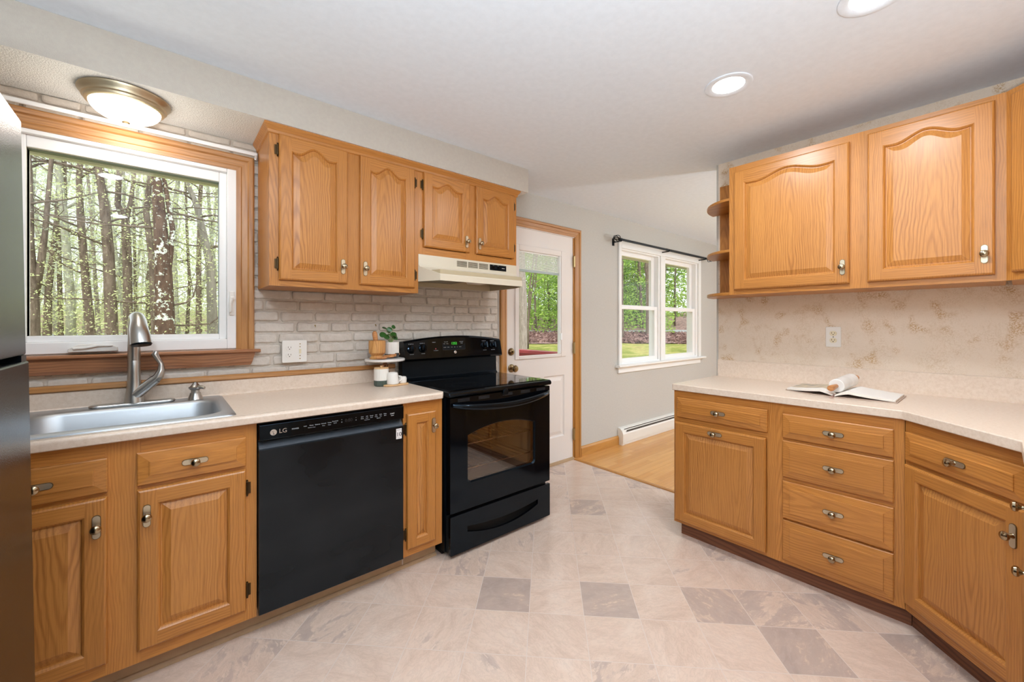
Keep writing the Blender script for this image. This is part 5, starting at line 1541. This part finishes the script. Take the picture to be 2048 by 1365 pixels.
# woodland behind: tree kinds built once, copied
def proto_tree(seed, h, r0, leaf, nleaf, crown, z0l, size):
    r = random.Random(seed)
    o = thing('tree', 'slender woodland tree among many', 'tree', (0, 0, 0))
    pts = [Vector((0, 0, -.3))]; rad = [r0 * 1.2]; d = Vector((r.gauss(0, .04), r.gauss(0, .04), 1))
    n = 8
    for k in range(n):
        d = (d + Vector((r.gauss(0, .05), r.gauss(0, .05), 0))).normalized(); pts.append(pts[-1] + d * h / n); rad.append(r0 * (1 - .85 * (k + 1) / n))
    b = MB(); b.tube(pts, rad, 8)
    for q in range(7):
        i = r.randrange(2, n); lp = limb_path(r, pts[i], r.uniform(1.2, 3), r.uniform(0, 2 * PI), r.uniform(.2, 1.2), .2, 5); b.tube(lp, [rad[i] * .4 * (1 - .8 * k / 5) + .003 for k in range(6)], 5)
    b.build('trunk', M['bark_haze' if seed < 10 else 'bark'], o, angle=None)
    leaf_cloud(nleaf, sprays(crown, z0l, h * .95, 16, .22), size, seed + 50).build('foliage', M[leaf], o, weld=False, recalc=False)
    return o
def copy_tree(o, loc, rz, sc, label, group):
    c = o.copy(); COL.objects.link(c); c.location = loc; c.rotation_euler = (0, 0, rz); c.scale = (sc, sc, sc); c['label'] = label; c['group'] = group
    for ch in o.children:
        d = ch.copy(); COL.objects.link(d); d.parent = c
    return c
def forest(protos, spots, label, group):
    used = set()
    for x, y, s_ in spots:
        p = rs.choice(protos)
        loc = (x, y, gz(x, y)); rz = rs.uniform(0, 2 * PI)
        if p.name not in used:
            used.add(p.name); p.location = loc; p.rotation_euler = (0, 0, rz); p.scale = (s_, s_, s_); p['label'] = label; p['group'] = group
        else: copy_tree(p, loc, rz, s_, label, group)
    for p in protos:
        if p.name not in used:
            for ch in list(p.children): bpy.data.objects.remove(ch)
            bpy.data.objects.remove(p)
PA = [proto_tree(1, 11, .065, 'leaf_pale', 3400, 1.7, .8, .032), proto_tree(2, 13, .085, 'leaf_haze', 3200, 1.9, 2.0, .035), proto_tree(3, 10, .045, 'leaf_pale', 3600, 1.6, .5, .03), proto_tree(4, 14, .075, 'leaf_haze', 3400, 2.0, 1.5, .035)]
spots = []
for k in range(66):
    y = 13 + 29 * rs.random() ** 1.3; f = rs.uniform(-.30, .235); spots.append((f * y, y, rs.uniform(.8, 1.2)))
forest(PA, spots, 'thin spring tree in the pale woods behind the sink window', 'pale woodland trees behind the sink window')
PB = [proto_tree(11, 10, .07, 'leaf_green', 2600, 2.2, .8, .075), proto_tree(12, 12, .09, 'leaf_green', 2600, 2.4, 1.2, .08), proto_tree(13, 8, .06, 'leaf_dark', 2400, 1.8, .3, .075)]
spots = []
for k in range(46):
    az = rs.uniform(.68, 1.06); d = 25 + 20 * rs.random(); x, y = d * math.sin(az), d * math.cos(az)
    spots.append((x, y, rs.uniform(.75, 1.15)))
forest(PB, spots, 'leafy green tree beyond the lawn', 'green trees beyond the lawn and drive')
# undergrowth nobody could count
def brush(name, n, fn, size, seed, mat):
    o = leaf_cloud(n, fn, size, seed, .3).build(name, mat, None, weld=False, recalc=False)
    o['kind'] = 'stuff'; o['label'] = 'low spring undergrowth outside'; o['category'] = 'undergrowth'
    return o
def ug(r):
    y = 12 + 22 * r.random() ** .8; x = r.uniform(-.32, .25) * y; return (x, y, gz(x, y) + abs(r.gauss(0, .9)) + .05)
brush('undergrowth', 40000, ug, .035, 71, M['leaf_pale'])['label'] = 'pale green undergrowth among the trunks behind the sink window'
def ug2(r):
    az = r.uniform(.66, 1.08); d = 23.5 + 14 * r.random(); x, y = d * math.sin(az), d * math.cos(az); return (x, y, gz(x, y) + abs(r.gauss(0, 1.1)) * (1 if r.random() < .8 else 2.5))
brush('undergrowth', 9000, ug2, .085, 72, M['leaf_green'])['label'] = 'bright green bushes along the far side of the lawn'
def litter(r):
    az = r.uniform(.62, 1.12); d = 18.7 + 6.5 * r.random(); x, y = d * math.sin(az), d * math.cos(az); return (x, y, gz(x, y) + .04 + abs(r.gauss(0, .03)))
brush('leaf_pile', 7000, litter, .10, 75, M['leaf_brown'])['label'] = 'brown fallen leaves in a band beyond the lawn'
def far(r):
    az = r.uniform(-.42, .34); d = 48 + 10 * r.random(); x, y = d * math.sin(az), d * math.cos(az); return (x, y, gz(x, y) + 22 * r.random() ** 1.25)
brush('treeline', 26000, far, .21, 73, M['leaf_haze'])['label'] = 'far treeline with painted haze behind the sink window'
def far2(r):
    az = r.uniform(.60, 1.15); d = 50 + 10 * r.random(); x, y = d * math.sin(az), d * math.cos(az); return (x, y, gz(x, y) + 18 * r.random() ** 1.1)
brush('treeline', 15000, far2, .25, 74, M['leaf_green'])['label'] = 'far green treeline beyond the driveway'

# red deck rail outside the back door
rl = thing('deck_rail', 'dark red painted deck rail outside the back door', 'railing', (3.60, 3.05, -.40))
b = MB(); b.box(-.02, .12, 0, 1.25, 1.262, 1.30); b.build('top_board', M['red_paint'], rl)
b = MB(); b.box(.03, .07, 0, 1.25, 1.16, 1.262); b.build('side_board', M['red_paint'], rl)
for y_ in (.02, 1.14):
    b = MB(); b.box(.0, .09, y_, y_ + .09, 0, 1.262); b.build('post', M['red_paint'], rl)
